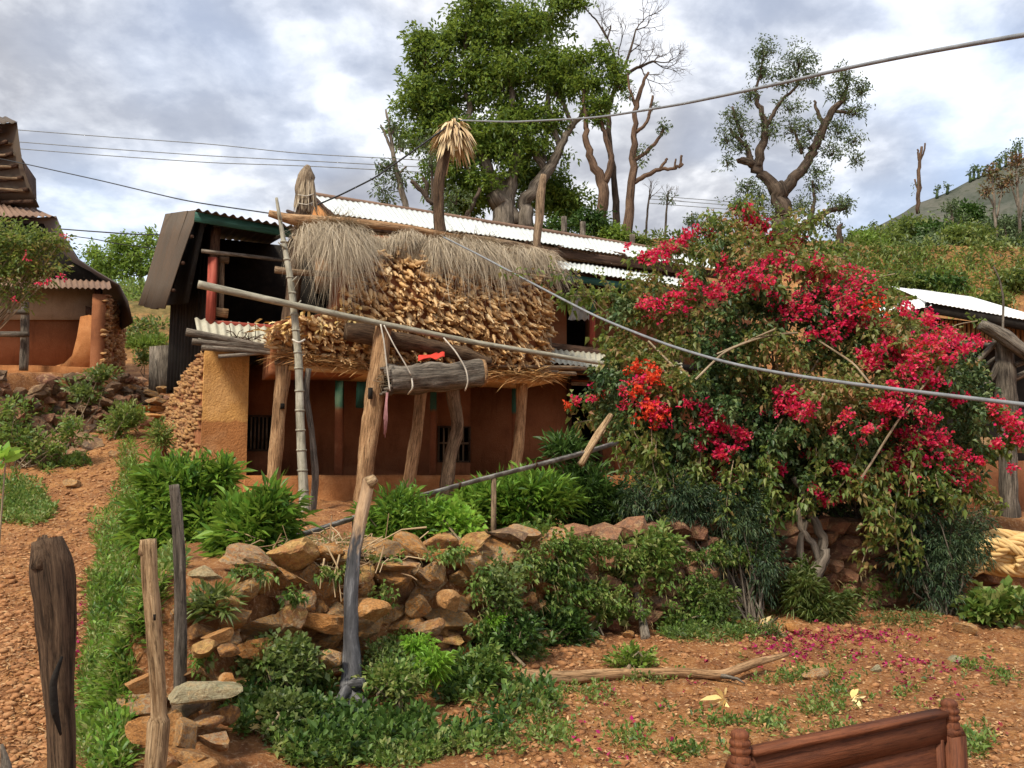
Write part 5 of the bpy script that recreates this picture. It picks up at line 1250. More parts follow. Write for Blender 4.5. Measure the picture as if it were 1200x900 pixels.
tree('sapling', 'round bushy sapling on the skyline beyond the crimson blossom', (812, 275), [([(812, 285), (811, 262), (811, 250)], (3, 2, 2))], [(811, 258, 10, 9, 40)], 33, 'bark', 'tree_grey', (.12, .06), 8, .13, 2)
tree('pollarded_tree', 'thick-limbed pollarded tree with open sprouting crown above the bougainvillea', (915, 285), [
    ([(917, 310), (915, 270), (914, 240), (910, 218)], (25, 22, 20, 19)), ([(912, 226), (895, 203), (880, 192), (866, 186)], (17, 13, 11, 8)), ([(888, 196), (890, 178), (896, 162), (897, 145), (889, 122), (884, 108)], (13, 12, 9, 8, 6, 4)),
    ([(880, 190), (876, 172), (862, 160), (855, 150)], (9, 6, 5, 3)), ([(914, 225), (932, 208), (946, 190), (957, 168), (966, 148), (978, 128), (990, 112), (994, 98)], (16, 14, 12, 11, 10, 8, 5, 3)), ([(966, 148), (958, 132), (954, 118)], (6, 5, 3)), ([(978, 130), (996, 132), (1003, 125)], (5, 4, 2)),
    ([(897, 150), (908, 130), (918, 115), (935, 100)], (6, 5, 4, 3)), ([(918, 300), (932, 272), (950, 258), (975, 246), (992, 244)], (13, 11, 9, 6, 4)), ([(950, 258), (955, 235), (952, 212)], (6, 4, 3)), ([(940, 180), (935, 165), (930, 150)], (5, 4, 2)), ([(884, 110), (892, 85), (895, 60)], (4, 3, 2)), ([(935, 100), (930, 75)], (3, 2)), ([(905, 290), (885, 265), (872, 235)], (6, 5, 3)), ([(870, 160), (862, 140), (858, 125)], (5, 4, 3))],
    [(895, 58, 15, 17, 60), (892, 85, 17, 14, 56), (935, 72, 24, 20, 110), (922, 95, 22, 13, 66), (950, 92, 15, 12, 44), (990, 88, 16, 16, 50), (1008, 104, 20, 12, 54), (985, 110, 18, 14, 60), (1002, 130, 22, 8, 46), (982, 150, 18, 12, 46), (1000, 163, 15, 8, 26), (975, 175, 22, 14, 60), (1003, 188, 11, 8, 28), (950, 150, 20, 14, 44),
     (928, 148, 18, 14, 40), (862, 135, 17, 12, 46), (852, 160, 13, 15, 40), (868, 150, 16, 14, 40), (900, 150, 18, 18, 56), (852, 190, 9, 11, 18), (868, 172, 13, 10, 30), (940, 170, 16, 10, 30), (925, 125, 20, 10, 36), (880, 112, 14, 12, 30), (955, 200, 20, 10, 30), (876, 218, 16, 12, 40), (866, 240, 18, 14, 56), (890, 232, 14, 14, 36), (958, 215, 16, 14, 34), (940, 240, 20, 15, 50), (985, 240, 20, 12, 60), (970, 262, 18, 8, 34), (905, 250, 14, 14, 26)],
    28, 'bark_dark', 'tree_grey', (.125, .05), 8, .19, 9, lump=.5)
tree('dead_trunk', 'tall thin dead trunk standing above the green hillside', (1076, 245), [([(1076, 250), (1077, 220), (1077, 195), (1080, 172)], (5, 4.5, 4, 3)), ([(1078, 188), (1083, 178), (1084, 168)], (3, 2, 2)), ([(1077, 188), (1075, 175)], (3, 2)), ([(1076, 225), (1072, 210)], (2, 2))], [(1074, 218, 4, 8, 6)], 45, 'bark_red', 'tree_grey', (.15, .06), 6, .15, 0)
tree('dead_trunk', 'dark broken stump at the skyline just right of the pollarded tree', (985, 300), [([(984, 320), (985, 290), (983, 268), (986, 262)], (13, 9, 6, 3)), ([(985, 285), (980, 275)], (5, 3))], [], 26, 'bark_dark', 'tree')
for (u, v, r, lab) in ((130, 300, 30, 'light green tree behind and between the two houses, left crown'), (165, 296, 36, 'light green tree touching the overhanging brown roof, right crown')):
    tree('distant_tree', lab, (u, 340), [([(u, 345), (u, v)], (5, 3))], [(u, v, r, 20, 90), (u - 12, v + 12, r * .6, 12, 50), (u + 12, v - 16, r * .5, 12, 44), (u + 5, v + 22, r * .9, 9, 60), (u - 18, v - 6, r * .4, 9, 24)], 42, 'bark', 'hill2', (.22, .11), 9, .30, 9, lump=.7)
# shrubs along the bank behind the roof
for (u, v, ru, rv, n, m, lab) in ((690, 262, 26, 16, 150, 'lance_dark', 'dark rounded bush under the forked tree behind the roof'), (718, 276, 20, 11, 120, 'hill2', 'bright green bush at the foot of the forked tree'), (745, 284, 16, 8, 90, 'hill1', 'low green bush on the bank beside the short post'), (650, 268, 24, 10, 80, 'lance_dark', 'low dark bush right of the big grey trunks')):
    tree('bush', lab, (u, v + rv), [], [(u, v, ru, rv, n)], 27.6, 'bark', m, (.17, .08), 9, .2, 0, 'bush', stuffname='foliage')
for (u, v, lab) in ((661, 262, 'short fence stake behind the roof under the big tree'), (683, 268, 'short pale stake behind the roof'), (741, 283, 'square grey stake on the bank near the low bush')):
    MB().tube([at(u, v + 12, 26.4), at(u, v - 8, 26.4)], .09, 8, .1, .1).build('stake', M['log_grey'], label=lab, cat='stake')
# right hillside
HB = [(1015, 292, 26, 18, 34, 'hill2', 'pale bright green bush low on the hillside just right of the broken stump'), (1040, 318, 30, 20, 30, 'hill2', 'bright green rounded bush above the white shed roof'), (1065, 262, 34, 24, 42, 'hill1', 'feathery light green clump at the hillside top'), (1098, 262, 22, 20, 38, 'lance_dark', 'dark bush at the middle of the hillside'), (1020, 270, 26, 16, 40, 'hill1', 'green bush near the skyline by the far hill'),
      (1135, 240, 20, 18, 40, 'lance_dark', 'dark rounded tree crown standing out before the far hill'), (1140, 290, 34, 24, 34, 'hill1', 'mid green bush on the hillside above the shed ridge'), (1130, 318, 22, 18, 28, 'hill2', 'yellow-green leafy bush just above the white shed roof'), (1085, 300, 26, 22, 32, 'tree_grey', 'grey-green bush in the middle of the hillside'), (1170, 262, 30, 26, 38, 'tree_grey', 'greyish tree crown near the right edge'),
      (1060, 335, 26, 14, 26, 'hill1', 'low scrub beside the left end of the shed roof'), (1190, 330, 18, 14, 26, 'hill1', 'small green bush at the right edge on the orange terrace'), (1105, 335, 26, 12, 26, 'lance_dark', 'low dark scrub behind the shed roof'), (985, 300, 24, 20, 30, 'hill1', 'scrub partly hidden behind the bougainvillea top'), (1160, 355, 30, 8, 25, 'hill1', 'grassy scrub along the shed ridge'),
      (1195, 300, 16, 22, 34, 'tree_grey', 'grey-green shrub cut by the right edge'), (1045, 290, 22, 18, 36, 'hill1', 'round green bush left of the grey-green one'), (1112, 285, 18, 20, 36, 'hill2', 'light green bush under the dark rounded crown')]
for (u, v, ru, rv, dd, m, lab) in HB:
    if v < 280: v += 14; rv *= .8
    n = int(ru * rv * .42); tree('hillside_bush', lab, (u, v + rv), [([(u, v + rv), (u + rng.normal() * 3, v)], (3, 2))], [(u, v, ru, rv, n), (u + rng.normal() * ru * .4, v - rv * .3, ru * .6, rv * .7, n // 2)], dd, 'bark', m, (.0062 * dd, .003 * dd), 8, .0075 * dd, 6, 'bush', stuffname='foliage', lump=.6)
for (u, v0, v1, lab, red) in ((1168, 275, 198, 'tall bare-stemmed tree with a reddish top near the right edge', 1), (1196, 275, 185, 'tree with reddish leaf tufts cut by the right edge', 1), (1183, 312, 268, 'pale forked sapling on the orange terrace', 0), (1120, 285, 235, 'thin pale trunked sapling before the far hill', 0)):
    t = tree('hillside_tree', lab, (u, v0), [([(u, v0 + 10), (u - 3, (v0 + v1) / 2), (u - 6, v1)], (4, 3, 2)), ([(u, v0 - 20), (u + 8, v1 + 15)], (2.5, 1.5)), ([(u - 2, v0 - 30), (u - 14, v1 + 22)], (2.5, 1.5))], [(u - 6, v1 + 4, 8, 10, 30), (u + 6, v1 + 18, 7, 10, 20), (u - 12, v1 + 26, 7, 8, 16)], 36, 'bark', 'rust' if red else 'tree_grey', (.17, .08), 7, .2, 2) if False else None
G['rust'] = m_leaf('rusty_leaf', [(.16, .07, .04), (.20, .12, .05), (.14, .16, .06)], .2)
for (u, v0, v1, lab, red) in ((1168, 275, 198, 'tall bare-stemmed tree with a reddish top near the right edge', 1), (1196, 275, 185, 'tree with reddish leaf tufts cut by the right edge', 1), (1183, 312, 262, 'pale forked sapling on the orange terrace', 0), (1120, 285, 240, 'thin pale trunked sapling before the far hill', 0)):
    tree('hillside_tree', lab, (u, v0), [([(u, v0 + 10), (u - 3, (v0 + v1) / 2), (u - 6, v1)], (4, 3, 2)), ([(u, v0 - 20), (u + 8, v1 + 15)], (2.5, 1.5)), ([(u - 2, v0 - 30), (u - 14, v1 + 22)], (2.5, 1.5))], [(u - 6, v1 + 4, 8, 10, 30), (u + 6, v1 + 18, 7, 10, 20), (u - 12, v1 + 26, 7, 8, 16)], 36, 'bark', 'rust' if red else 'tree_grey', (.17, .08), 7, .2, 2)
# rough scrub carpet on the hillside and bank
def cover(name, patches, mat, K, L, W, kind='leaf', spread=.06, up=(0, 0, 1.0), droop=.2, lift=.02, scale_d=False, dmin=2.2):
    mb = MB()
    for (u, v, ru, rv, n) in patches:
        a = rng.uniform(0, 6.283, n); r = rng.uniform(0, 1, n) ** .6; r = r * (1 + .35 * vnoise(np.cos(a) * 2 + u, np.sin(a) * 2 + v))
        P = ground(u + np.cos(a) * ru * r, v + np.sin(a) * rv * r, dmin) + [0, 0, lift]; P = P[P[:, 1] < 48]
        if len(P) == 0: continue
        if scale_d:
            s = P[:, 1].mean() / 30
        else: s = 1
        P = P + rng.normal(size=P.shape) * [0, 0, .01]
        sprigs(mb, P, K, L * s, W * s, spread * s, up, kind, droop)
    return set_props(mb.build(name, mat, origin=(0, 0, 0)), None, None, None, 'stuff')
set_props(cover('hillside_scrub', [(1090, 325, 120, 30, 260), (1150, 290, 70, 26, 120), (1040, 300, 60, 25, 130), (800, 286, 60, 12, 160), (170, 345, 40, 8, 90), (165, 402, 24, 5, 60), (180, 425, 20, 5, 30), (170, 380, 24, 6, 40)], G['hill1'], 7, .22, .09, spread=.2, scale_d=True, lift=.1), 'rough green scrub covering the hillside and banks')
set_props(cover('hillside_grass', [(1100, 330, 120, 40, 330), (170, 345, 40, 8, 150), (168, 404, 24, 4, 160), (700, 280, 60, 10, 300)], G['hill2'], 7, .3, .03, 'blade', .15, scale_d=True, lift=.05), 'yellow green grass patches on the hillside')

G['feather'] = m_leaf('feathery_leaf', [(.02, .045, .022), (.04, .08, .035), (.075, .125, .055), (.11, .15, .06)], .2)
G['boug_olive'] = m_leaf('olive_vine_leaf', [(.06, .09, .02), (.13, .17, .04), (.20, .22, .07), (.30, .24, .10), (.34, .16, .08)], .35)
# ------------------------------------------------------------ terrace shrubs with long narrow leaves
def shrub(name, label, blobs, d, mat, leaf, K, spread, base, nst=9, kind='leaf', up=.8, cat='shrub', stem='twig', shell=.5, lump=.3, droop=.2, part='foliage', group=None):
    b = at(base[0], base[1], d); b[2] = Gz(b); t = thing(name, label, cat, b, group); mb = MB(); st = MB(); k = d / 1000
    for (u, v, ru, rv, n, *r) in blobs:
        c = at(u, v, r[0] if r else d); P = blob_points(c, (ru * k, (ru + rv) * .45 * k, rv * k), n, shell, lump)
        sd_ = unit((P - c) / max(ru * k, .05) * .8 + np.array([0, 0, up])); sprigs(mb, P, K, leaf[0], leaf[1], spread, sd_, kind, droop)
        for q in P[:nst]: st.tube([b + rng.normal(size=3) * [.08, .08, 0], (b + q) / 2 + rng.normal(size=3) * .05, q], [.012, .009, .004], 5, caps=False)
    mb.build(part, G[mat], t, kind='stuff')
    if nst: st.build('stems', M[stem], t, kind='stuff')
    return t
shrub('leafy_shrub', 'tall bright green narrow-leaved shrub in front of the ochre pillar', [(222, 575, 44, 30, 200), (200, 616, 46, 38, 220), (235, 616, 38, 40, 150), (262, 556, 12, 16, 20), (185, 572, 22, 22, 50), (250, 640, 24, 28, 50)], 8.0, 'lance', (.155, .036), 10, .09, (220, 660), 8)
shrub('leafy_shrub', 'dense mid green shrub on the wall top left of the pile of dry brush', [(298, 622, 38, 32, 210), (300, 655, 38, 28, 150), (275, 645, 20, 28, 50), (318, 594, 16, 16, 30)], 6.6, 'lance', (.16, .034), 10, .09, (300, 675), 8)
shrub('leafy_shrub', 'compact narrow-leaved shrub on the wall top right of the charred stick', [(468, 606, 38, 26, 190), (472, 628, 34, 20, 110)], 7.3, 'lance', (.12, .024), 11, .07, (470, 650), 8)
shrub('leafy_shrub', 'wide grassy-leaved shrub under the middle of the grey channel', [(590, 590, 48, 20, 210), (555, 597, 26, 18, 80), (630, 585, 40, 24, 170), (615, 606, 40, 18, 110)], 8.5, 'lance', (.17, .028), 11, .08, (600, 622), 6)
shrub('leafy_shrub', 'darker narrow-leaved shrub where the channel meets the bougainvillea', [(680, 578, 34, 26, 150), (705, 600, 30, 34, 150), (690, 625, 30, 30, 120), (664, 530, 22, 12, 40)], 9.0, 'lance_dark', (.17, .028), 10, .08, (690, 640), 6)
shrub('broad_leaf_plant', 'light green oval-leaved plant on the wall top beside the compact shrub', [(538, 612, 22, 20, 60), (520, 606, 14, 10, 24)], 7.3, 'bright', (.075, .05), 6, .07, (535, 640), 5, cat='plant')
shrub('small_rosette_plant', 'small dusty rosette plant on the stones beside the slim stake', [(248, 708, 20, 16, 46)], 5.4, 'weed_grey', (.10, .02), 9, .05, (248, 722), 0, cat='plant')
shrub('wall_plant', 'leafy weed cascading down the wall below the narrow-leaved shrub', [(645, 660, 38, 42, 240), (660, 700, 24, 22, 90), (625, 640, 20, 20, 50)], 7.8, 'weed', (.075, .04), 8, .06, (650, 640), 5, up=.2, cat='plant', droop=.5)
shrub('wall_plant', 'bright small-leaved bush with its own little trunk against the wall', [(752, 655, 38, 30, 230), (730, 672, 22, 18, 70), (775, 640, 20, 22, 60)], 8.35, 'weed', (.085, .035), 8, .06, (750, 742), 0, cat='shrub')
t = bpy.data.objects['wall_plant.001']; MB().tube([g1(757, 748), at(750, 715, 8.3), at(744, 690, 8.3), at(750, 655, 8.3)], [.05, .035, .028, .015], 9, .15, .05).build('trunk', M['bark'], t, sm=True)
shrub('low_bush', 'dark low bush at the wall foot above the left end of the fallen log', [(640, 738, 46, 24, 260), (600, 742, 40, 24, 190), (672, 745, 24, 20, 80)], 7.55, 'lance_dark', (.07, .026), 9, .06, (640, 765), 5, cat='bush')
shrub('low_bush', 'small grey green creeper over the stones right of the orange rocks', [(588, 690, 22, 32, 110), (600, 715, 14, 16, 40)], 6.9, 'weed_grey', (.055, .035), 6, .05, (590, 720), 6, cat='plant')
shrub('fern', 'small bright fern below the tumbled orange stones', [(506, 782, 15, 10, 34)], 5.85, 'bright', (.085, .016), 12, .07, (505, 795), 0, cat='fern', droop=.5)
shrub('fern', 'yellow green fern frond beside the charred stick', [(490, 756, 13, 5, 26)], 6.0, 'bright', (.05, .016), 12, .05, (490, 765), 0, cat='fern', droop=.5)
shrub('fern', 'yellow green fern frond on the wall under the grey green creeper', [(576, 730, 12, 5, 22)], 6.8, 'bright', (.05, .016), 12, .05, (574, 735), 0, cat='fern', droop=.5)
shrub('broad_leaf_plant', 'big-leaved seedling standing on the soil bank above the log', [(700, 718, 18, 18, 16), (725, 722, 14, 12, 8)], 8.1, 'weed', (.15, .08), 5, .05, (700, 740), 3, cat='plant')
shrub('wall_plant', 'hanging weed on the small red stones below the bougainvillea', [(835, 700, 30, 26, 120), (850, 735, 24, 20, 90), (815, 690, 16, 14, 40)], 8.5, 'weed_grey', (.06, .035), 7, .05, (840, 745), 3, cat='plant', up=.1)
shrub('feathery_bush', 'dark feathery curtain of foliage hanging over the wall under the bougainvillea left side', [(800, 590, 46, 34, 260), (865, 605, 34, 40, 220), (745, 590, 26, 28, 110), (893, 660, 20, 44, 170), (845, 640, 22, 26, 90)], 8.8, 'feather', (.055, .011), 14, .07, (880, 700), 14, cat='bush', up=-.2, droop=.4, lump=.6, stem='bark')
shrub('feathery_bush', 'dark green weeping bush reaching the ground right of the twisted vine trunk', [(1105, 640, 40, 34, 260), (1098, 680, 34, 42, 280), (1135, 625, 26, 40, 140), (1070, 600, 34, 30, 110), (1060, 660, 24, 24, 60)], 9.3, 'feather', (.055, .011), 14, .07, (1100, 735), 14, cat='bush', up=-.2, droop=.4, lump=.6, stem='bark')
shrub('understory_bush', 'deep shaded leaves in the hollow behind the twisted vine trunk', [(1010, 600, 50, 40, 200, 10.3), (960, 580, 40, 34, 140, 10.0), (1040, 560, 40, 30, 140, 9.9)], 10.0, 'boug_shade', (.07, .045), 8, .07, (1010, 640), 16, cat='bush', up=.1, stem='bark')
shrub('tangle_plant', 'thin leafy tangle filling the gap between the channel and the bougainvillea', [(770, 610, 40, 36, 130), (730, 620, 26, 30, 70), (790, 570, 40, 24, 90)], 8.9, 'weed_grey', (.06, .028), 8, .06, (770, 660), 20, cat='plant', up=.3, stem='twig')
for (u, v, ru, rv, n, dd, m, lf, lab) in ((330, 780, 42, 26, 190, 5.6, 'weed_grey', (.05, .036), 'rounded grey green weed on the stones left of the charred stick foot'), (330, 836, 36, 18, 150, 5.3, 'weed_grey', (.05, .034), 'spreading grey green weed directly left of the charred root foot'), (462, 800, 34, 20, 150, 5.7, 'weed', (.05, .028), 'low weed right of the charred root foot'),
    (560, 790, 34, 24, 150, 6.2, 'weed', (.06, .03), 'leafy weed under the tumbled orange stones'), (590, 755, 34, 26, 160, 6.8, 'lance_dark', (.06, .03), 'dark weed between the orange stones and the low bush'), (690, 700, 24, 22, 80, 8.0, 'weed', (.08, .04), 'weed on the wall between the two wall bushes'), (455, 770, 26, 14, 70, 6.1, 'weed_grey', (.04, .02), 'thin creeping weed on the lower stones right of the charred stick'),
    (800, 735, 30, 18, 90, 8.3, 'weed', (.06, .03), 'small weed on the bank beside the wall bush trunk'), (745, 778, 24, 13, 60, 7.1, 'grass', (.06, .03), 'bright seedling clump just above the middle of the fallen log'), (900, 745, 20, 14, 50, 8.2, 'weed_grey', (.05, .02), 'thin weed under the pale corn husk')):
    shrub('weed_clump', lab, [(u, v, ru, rv, n), (u + rng.normal() * ru * .4, v - rv * .5, ru * .5, rv * .6, n // 4)], dd, m, lf, 7, .05, (u, v + rv * .6), 5, cat='weed', lump=.6)
shrub('feathery_bush', 'pale grassy bush at the foot of the twisted vine trunk', [(968, 715, 30, 20, 140), (940, 690, 18, 28, 100)], 8.75, 'weed_grey', (.11, .012), 10, .06, (965, 735), 0, cat='bush', droop=.5)
shrub('broad_leaf_plant', 'broad green leaves at the right edge below the straw hanks', [(1180, 712, 40, 20, 90), (1150, 720, 22, 14, 30)], 9.0, 'weed', (.13, .08), 5, .07, (1180, 738), 4, cat='plant')
shrub('foreground_leaf_plant', 'single bright lime leaf sprig at the left edge over the path bank', [(6, 540, 12, 4, 5)], 5.0, 'bright', (.13, .07), 3, .02, (-30, 640), 2, cat='plant')
vine = shrub('climbing_vine', 'grey green creeper with a few red blooms in front of the left mud house', [(24, 288, 44, 24, 200), (6, 318, 40, 24, 170), (50, 316, 28, 14, 50), (62, 285, 22, 12, 36), (-8, 275, 30, 20, 110), (20, 348, 26, 10, 30)], 15.2, 'boug', (.095, .045), 8, .14, (-60, 430), 10, cat='vine', up=0)
mb = MB()
for (u, v) in ((76, 275), (46, 332), (58, 331), (17, 354), (76, 325), (30, 300)):
    sprigs(mb, at(u, v, 14.6) + rng.normal(size=(3, 3)) * .03, 4, .05, .04, .03)
mb.build('flower_cluster', G['red'], vine, kind='stuff')
shrub('wall_weed', 'bushy weed growing on the dark stone wall at the left edge', [(8, 512, 30, 22, 70), (48, 524, 26, 18, 50), (82, 505, 18, 16, 34), (20, 480, 20, 12, 24)], 12.8, 'weed', (.10, .045), 8, .10, (30, 545), 3, cat='plant')
shrub('wall_weed', 'dark weed in front of the stone steps', [(150, 488, 20, 14, 80), (140, 500, 16, 12, 50)], 14.5, 'weed', (.10, .035), 8, .10, (140, 512), 2, cat='plant')
shrub('wall_weed', 'dark leaved weed hanging over the middle of the left stone wall', [(97, 462, 18, 14, 60), (118, 440, 18, 5, 40)], 14.8, 'weed_grey', (.10, .05), 7, .10, (97, 480), 2, cat='plant')
shrub('wall_weed', 'green tuft beside the stone foot of the ochre-pillared house', [(188, 510, 10, 16, 60)], 13.6, 'weed', (.10, .03), 8, .10, (190, 525), 2, cat='plant')
shrub('wall_weed', 'small weed at the foot of the grey plank board', [(170, 420, 8, 8, 26)], 19, 'weed', (.12, .05), 7, .10, (170, 432), 2, cat='plant')

# ------------------------------------------------------------ bougainvillea
bg = thing('bougainvillea', 'huge sprawling bougainvillea covered in crimson blossom on the terrace wall', 'flowering bush', [2.9, 9.9, .9])
def bd(u, v):   # front depth of the bush: bulges towards the viewer, lumpy
    u = np.asarray(u, float); v = np.asarray(v, float)
    e = np.clip(1 - ((u - 930) / 270) ** 2 - ((v - 440) / 210) ** 2, 0, 1) ** .5
    return 10.1 - 1.15 * e + .38 * vnoise(u / 34, v / 30, 2) + .18 * vnoise(u / 13, v / 13, 5)
BP = [(722, 352), (745, 330), (800, 335), (815, 310), (835, 275), (850, 262), (880, 262), (905, 285), (950, 302), (985, 308), (1030, 330), (1048, 358), (1090, 380), (1130, 400), (1152, 430), (1160, 470), (1150, 520), (1150, 565), (1120, 600), (1075, 590), (1035, 585), (1000, 555), (965, 575), (930, 600), (880, 610), (835, 585), (770, 565), (745, 530), (715, 512), (692, 480), (704, 430), (722, 395)]
u, v = poly_points(BP, 8200); u += rng.normal(size=len(u)) * 5; v += rng.normal(size=len(v)) * 5
lay = rng.choice([0, .25, .6, 1.1, 1.8], len(u), p=[.36, .24, .18, .12, .10]); P = at(u, v, bd(u, v) + lay + rng.normal(size=len(u)) * .05)
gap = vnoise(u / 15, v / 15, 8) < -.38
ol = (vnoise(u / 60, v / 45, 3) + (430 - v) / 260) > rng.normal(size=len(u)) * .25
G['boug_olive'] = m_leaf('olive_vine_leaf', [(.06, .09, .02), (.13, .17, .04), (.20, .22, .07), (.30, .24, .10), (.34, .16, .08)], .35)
for nm, sel, mt in (('foliage', ol & ~gap, 'boug_olive'), ('shaded_foliage', ~ol & ~gap, 'boug_shade')):  # lower sprigs take the darker leaf colour as painted shade
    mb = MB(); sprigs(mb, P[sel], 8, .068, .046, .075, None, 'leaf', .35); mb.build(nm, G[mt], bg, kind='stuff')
# arms and trailing shoots
mb = MB(); st = MB()
for pts, n in ((((820, 300), (795, 290), (770, 296), (745, 305)), 40), (((850, 275), (835, 262), (828, 258)), 26), (((740, 350), (700, 348), (670, 346), (655, 352)), 60), (((725, 395), (705, 395), (700, 400)), 16), (((715, 480), (690, 470), (664, 474)), 20), (((720, 498), (695, 492), (672, 496)), 20), (((1150, 530), (1180, 520), (1215, 500)), 60), (((1150, 480), (1180, 490), (1210, 500)), 50), (((880, 262), (880, 250), (876, 240)), 20), (((905, 280), (930, 262), (950, 270)), 24), (((960, 300), (975, 290), (985, 292)), 20), (((1120, 570), (1150, 575), (1165, 590)), 26)):
    C = polyline([at(a, b, 9.9 if a < 1100 else 9.6) for a, b in pts], n); st.tube(C, .008, 5, caps=False); sprigs(mb, C + rng.normal(size=C.shape) * .05, 5, .08, .055, .05, None, 'leaf', .5)
for k in range(46):
    u0 = rng.choice([rng.uniform(735, 920), rng.uniform(1000, 1150), rng.uniform(720, 1150)]); v0 = np.interp(u0, [735, 800, 880, 960, 1040, 1150], [520, 570, 590, 570, 580, 560]) - rng.uniform(0, 60); L = rng.uniform(30, 95); dd = float(bd(u0, v0)) - .1
    C = polyline([at(u0, v0, dd), at(u0 + rng.normal() * 8, v0 + L * .5, dd - .12), at(u0 + rng.normal() * 18, v0 + L, dd - .1)], int(8 + L / 4)); st.tube(C, .006, 4, caps=False); sprigs(mb, C + rng.normal(size=C.shape) * .04, 5, .07, .048, .05, None, 'leaf', .5)
for k in range(40):
    i_ = rng.integers(0, 13); u0, v0 = BP[i_]; u0 += rng.normal() * 20; v0 += 20; dd = 9.8; dx = rng.normal() * 26; L = rng.uniform(24, 60)
    C = polyline([at(u0, v0, dd), at(u0 + dx * .5, v0 - L * .8, dd - .1), at(u0 + dx * 1.4, v0 - L, dd - .2)], int(6 + L / 5)); st.tube(C, .006, 4, caps=False); sprigs(mb, C + rng.normal(size=C.shape) * .03, 4, .065, .045, .05, None, 'leaf', .4)
mb.build('trailing_shoots', G['boug'], bg, kind='stuff')
for pts in (((640 + 60, 330), (0, 0)),): pass
for (pts, w) in ((((944, 690), (962, 665), (968, 640), (955, 610), (945, 590), (930, 560)), (20, 15, 12, 10, 8, 6)), (((952, 700), (945, 670), (935, 640), (945, 610)), (12, 10, 8, 6)), (((962, 668), (955, 640), (938, 618), (936, 590)), (8, 8, 7, 6)), (((948, 680), (966, 662), (972, 650)), (8, 7, 5)), (((908, 650), (906, 600), (902, 560)), (3, 3, 3))):
    limb(mbx := MB(), pts, 9.0, w, .15, 9); mbx.build('vine_trunk', M['bark'], bg, sm=True)
for pts in (((815, 445), (850, 410), (900, 392), (935, 390)), ((840, 415), (880, 398), (910, 385)), ((880, 700 - 150), (930, 470), (960, 420)), ((790, 430), (760, 400)), ((1010, 560), (1060, 480), (1100, 430)), ((1020, 450), (1000, 425), (960, 400))):
    C = polyline([at(a, b, float(bd(a, b)) - .12) for a, b in pts], 16); st.tube(C, [.012] * 16, 6, caps=False)
for k in range(60):
    a, b = poly_points(BP, 1); q = at(a[0], b[0], float(bd(a, b)[0]) + .5); s0 = at(940 + rng.normal() * 20, 590, 9.6); st.tube(polyline([s0, (s0 + q) / 2 + rng.normal(size=3) * .25 + [0, 0, .2], q], 10), np.linspace(.022, .008, 10), 5, caps=False)
st.build('stems', M['twig'], bg, kind='stuff')
FC = [(880, 258, 10), (893, 264, 8), (868, 262, 6), (905, 282, 9), (935, 284, 7), (925, 296, 14), (912, 310, 12), (897, 310, 12), (885, 320, 16), (870, 328, 16), (858, 334, 13), (842, 340, 13), (835, 347, 9), (768, 357, 15), (797, 352, 12), (810, 330, 9), (955, 330, 19), (966, 320, 15), (975, 343, 13), (940, 350, 14), (925, 360, 15), (918, 372, 12), (945, 366, 11), (1010, 340, 19), (1005, 325, 13), (990, 362, 14), (1020, 357, 12), (972, 392, 12), (955, 390, 7), (1000, 347, 10), (1065, 365, 9), (1090, 370, 7), (1100, 386, 12), (1110, 396, 13), (1120, 401, 13), (1095, 406, 15), (1080, 401, 11), (1075, 416, 10), (1105, 417, 14), (1130, 411, 9), (1145, 402, 8), (1085, 440, 14), (1100, 446, 12), (1060, 436, 9), (1040, 402, 7), (1050, 414, 11), (1015, 414, 8), (1025, 426, 7), (930, 462, 11), (915, 477, 13), (945, 485, 8), (1040, 470, 13), (1050, 482, 11), (1075, 468, 6), (1090, 492, 8), (990, 490, 6), (935, 478, 11), (1180, 490, 11), (1165, 475, 8), (1190, 502, 10), (1060, 508, 8), (1015, 505, 8), (1085, 508, 13), (1102, 514, 12), (1050, 525, 15), (1060, 542, 12), (1092, 536, 15), (1045, 555, 13), (1065, 572, 7), (1120, 530, 8), (1130, 562, 9), (1120, 550, 10), (1110, 566, 7), (1090, 592, 7), (1102, 602, 7), (955, 533, 10), (980, 547, 6), (995, 552, 8), (955, 574, 7), (966, 582, 7), (755, 447, 13), (745, 432, 9), (768, 441, 7), (750, 457, 9), (713, 457, 7), (704, 464, 5), (765, 486, 13), (776, 496, 9), (753, 471, 7), (770, 477, 10), (820, 476, 8), (835, 490, 11), (846, 500, 9), (830, 502, 7), (870, 514, 9), (865, 507, 7), (830, 515, 9), (815, 530, 5), (835, 541, 8), (850, 536, 5), (845, 554, 10), (861, 558, 11), (853, 567, 9), (896, 556, 8), (896, 571, 8), (675, 470, 4), (665, 474, 3), (752, 300, 6), (765, 296, 8), (782, 291, 9), (800, 283, 9), (812, 274, 10), (1030, 498, 9), (875, 247, 6), (960, 305, 6), (1165, 520, 6), (1150, 540, 5), (1060, 455, 8), (1120, 470, 7), (900, 330, 9), (1035, 380, 7), (905, 345, 7), (850, 320, 8), (1070, 425, 10), (1000, 380, 7)]
FC = FC + [(u + rng.normal() * 14, v + rng.normal() * 12, rng.uniform(3, 6)) for (u, v, r) in FC if rng.random() < .8]
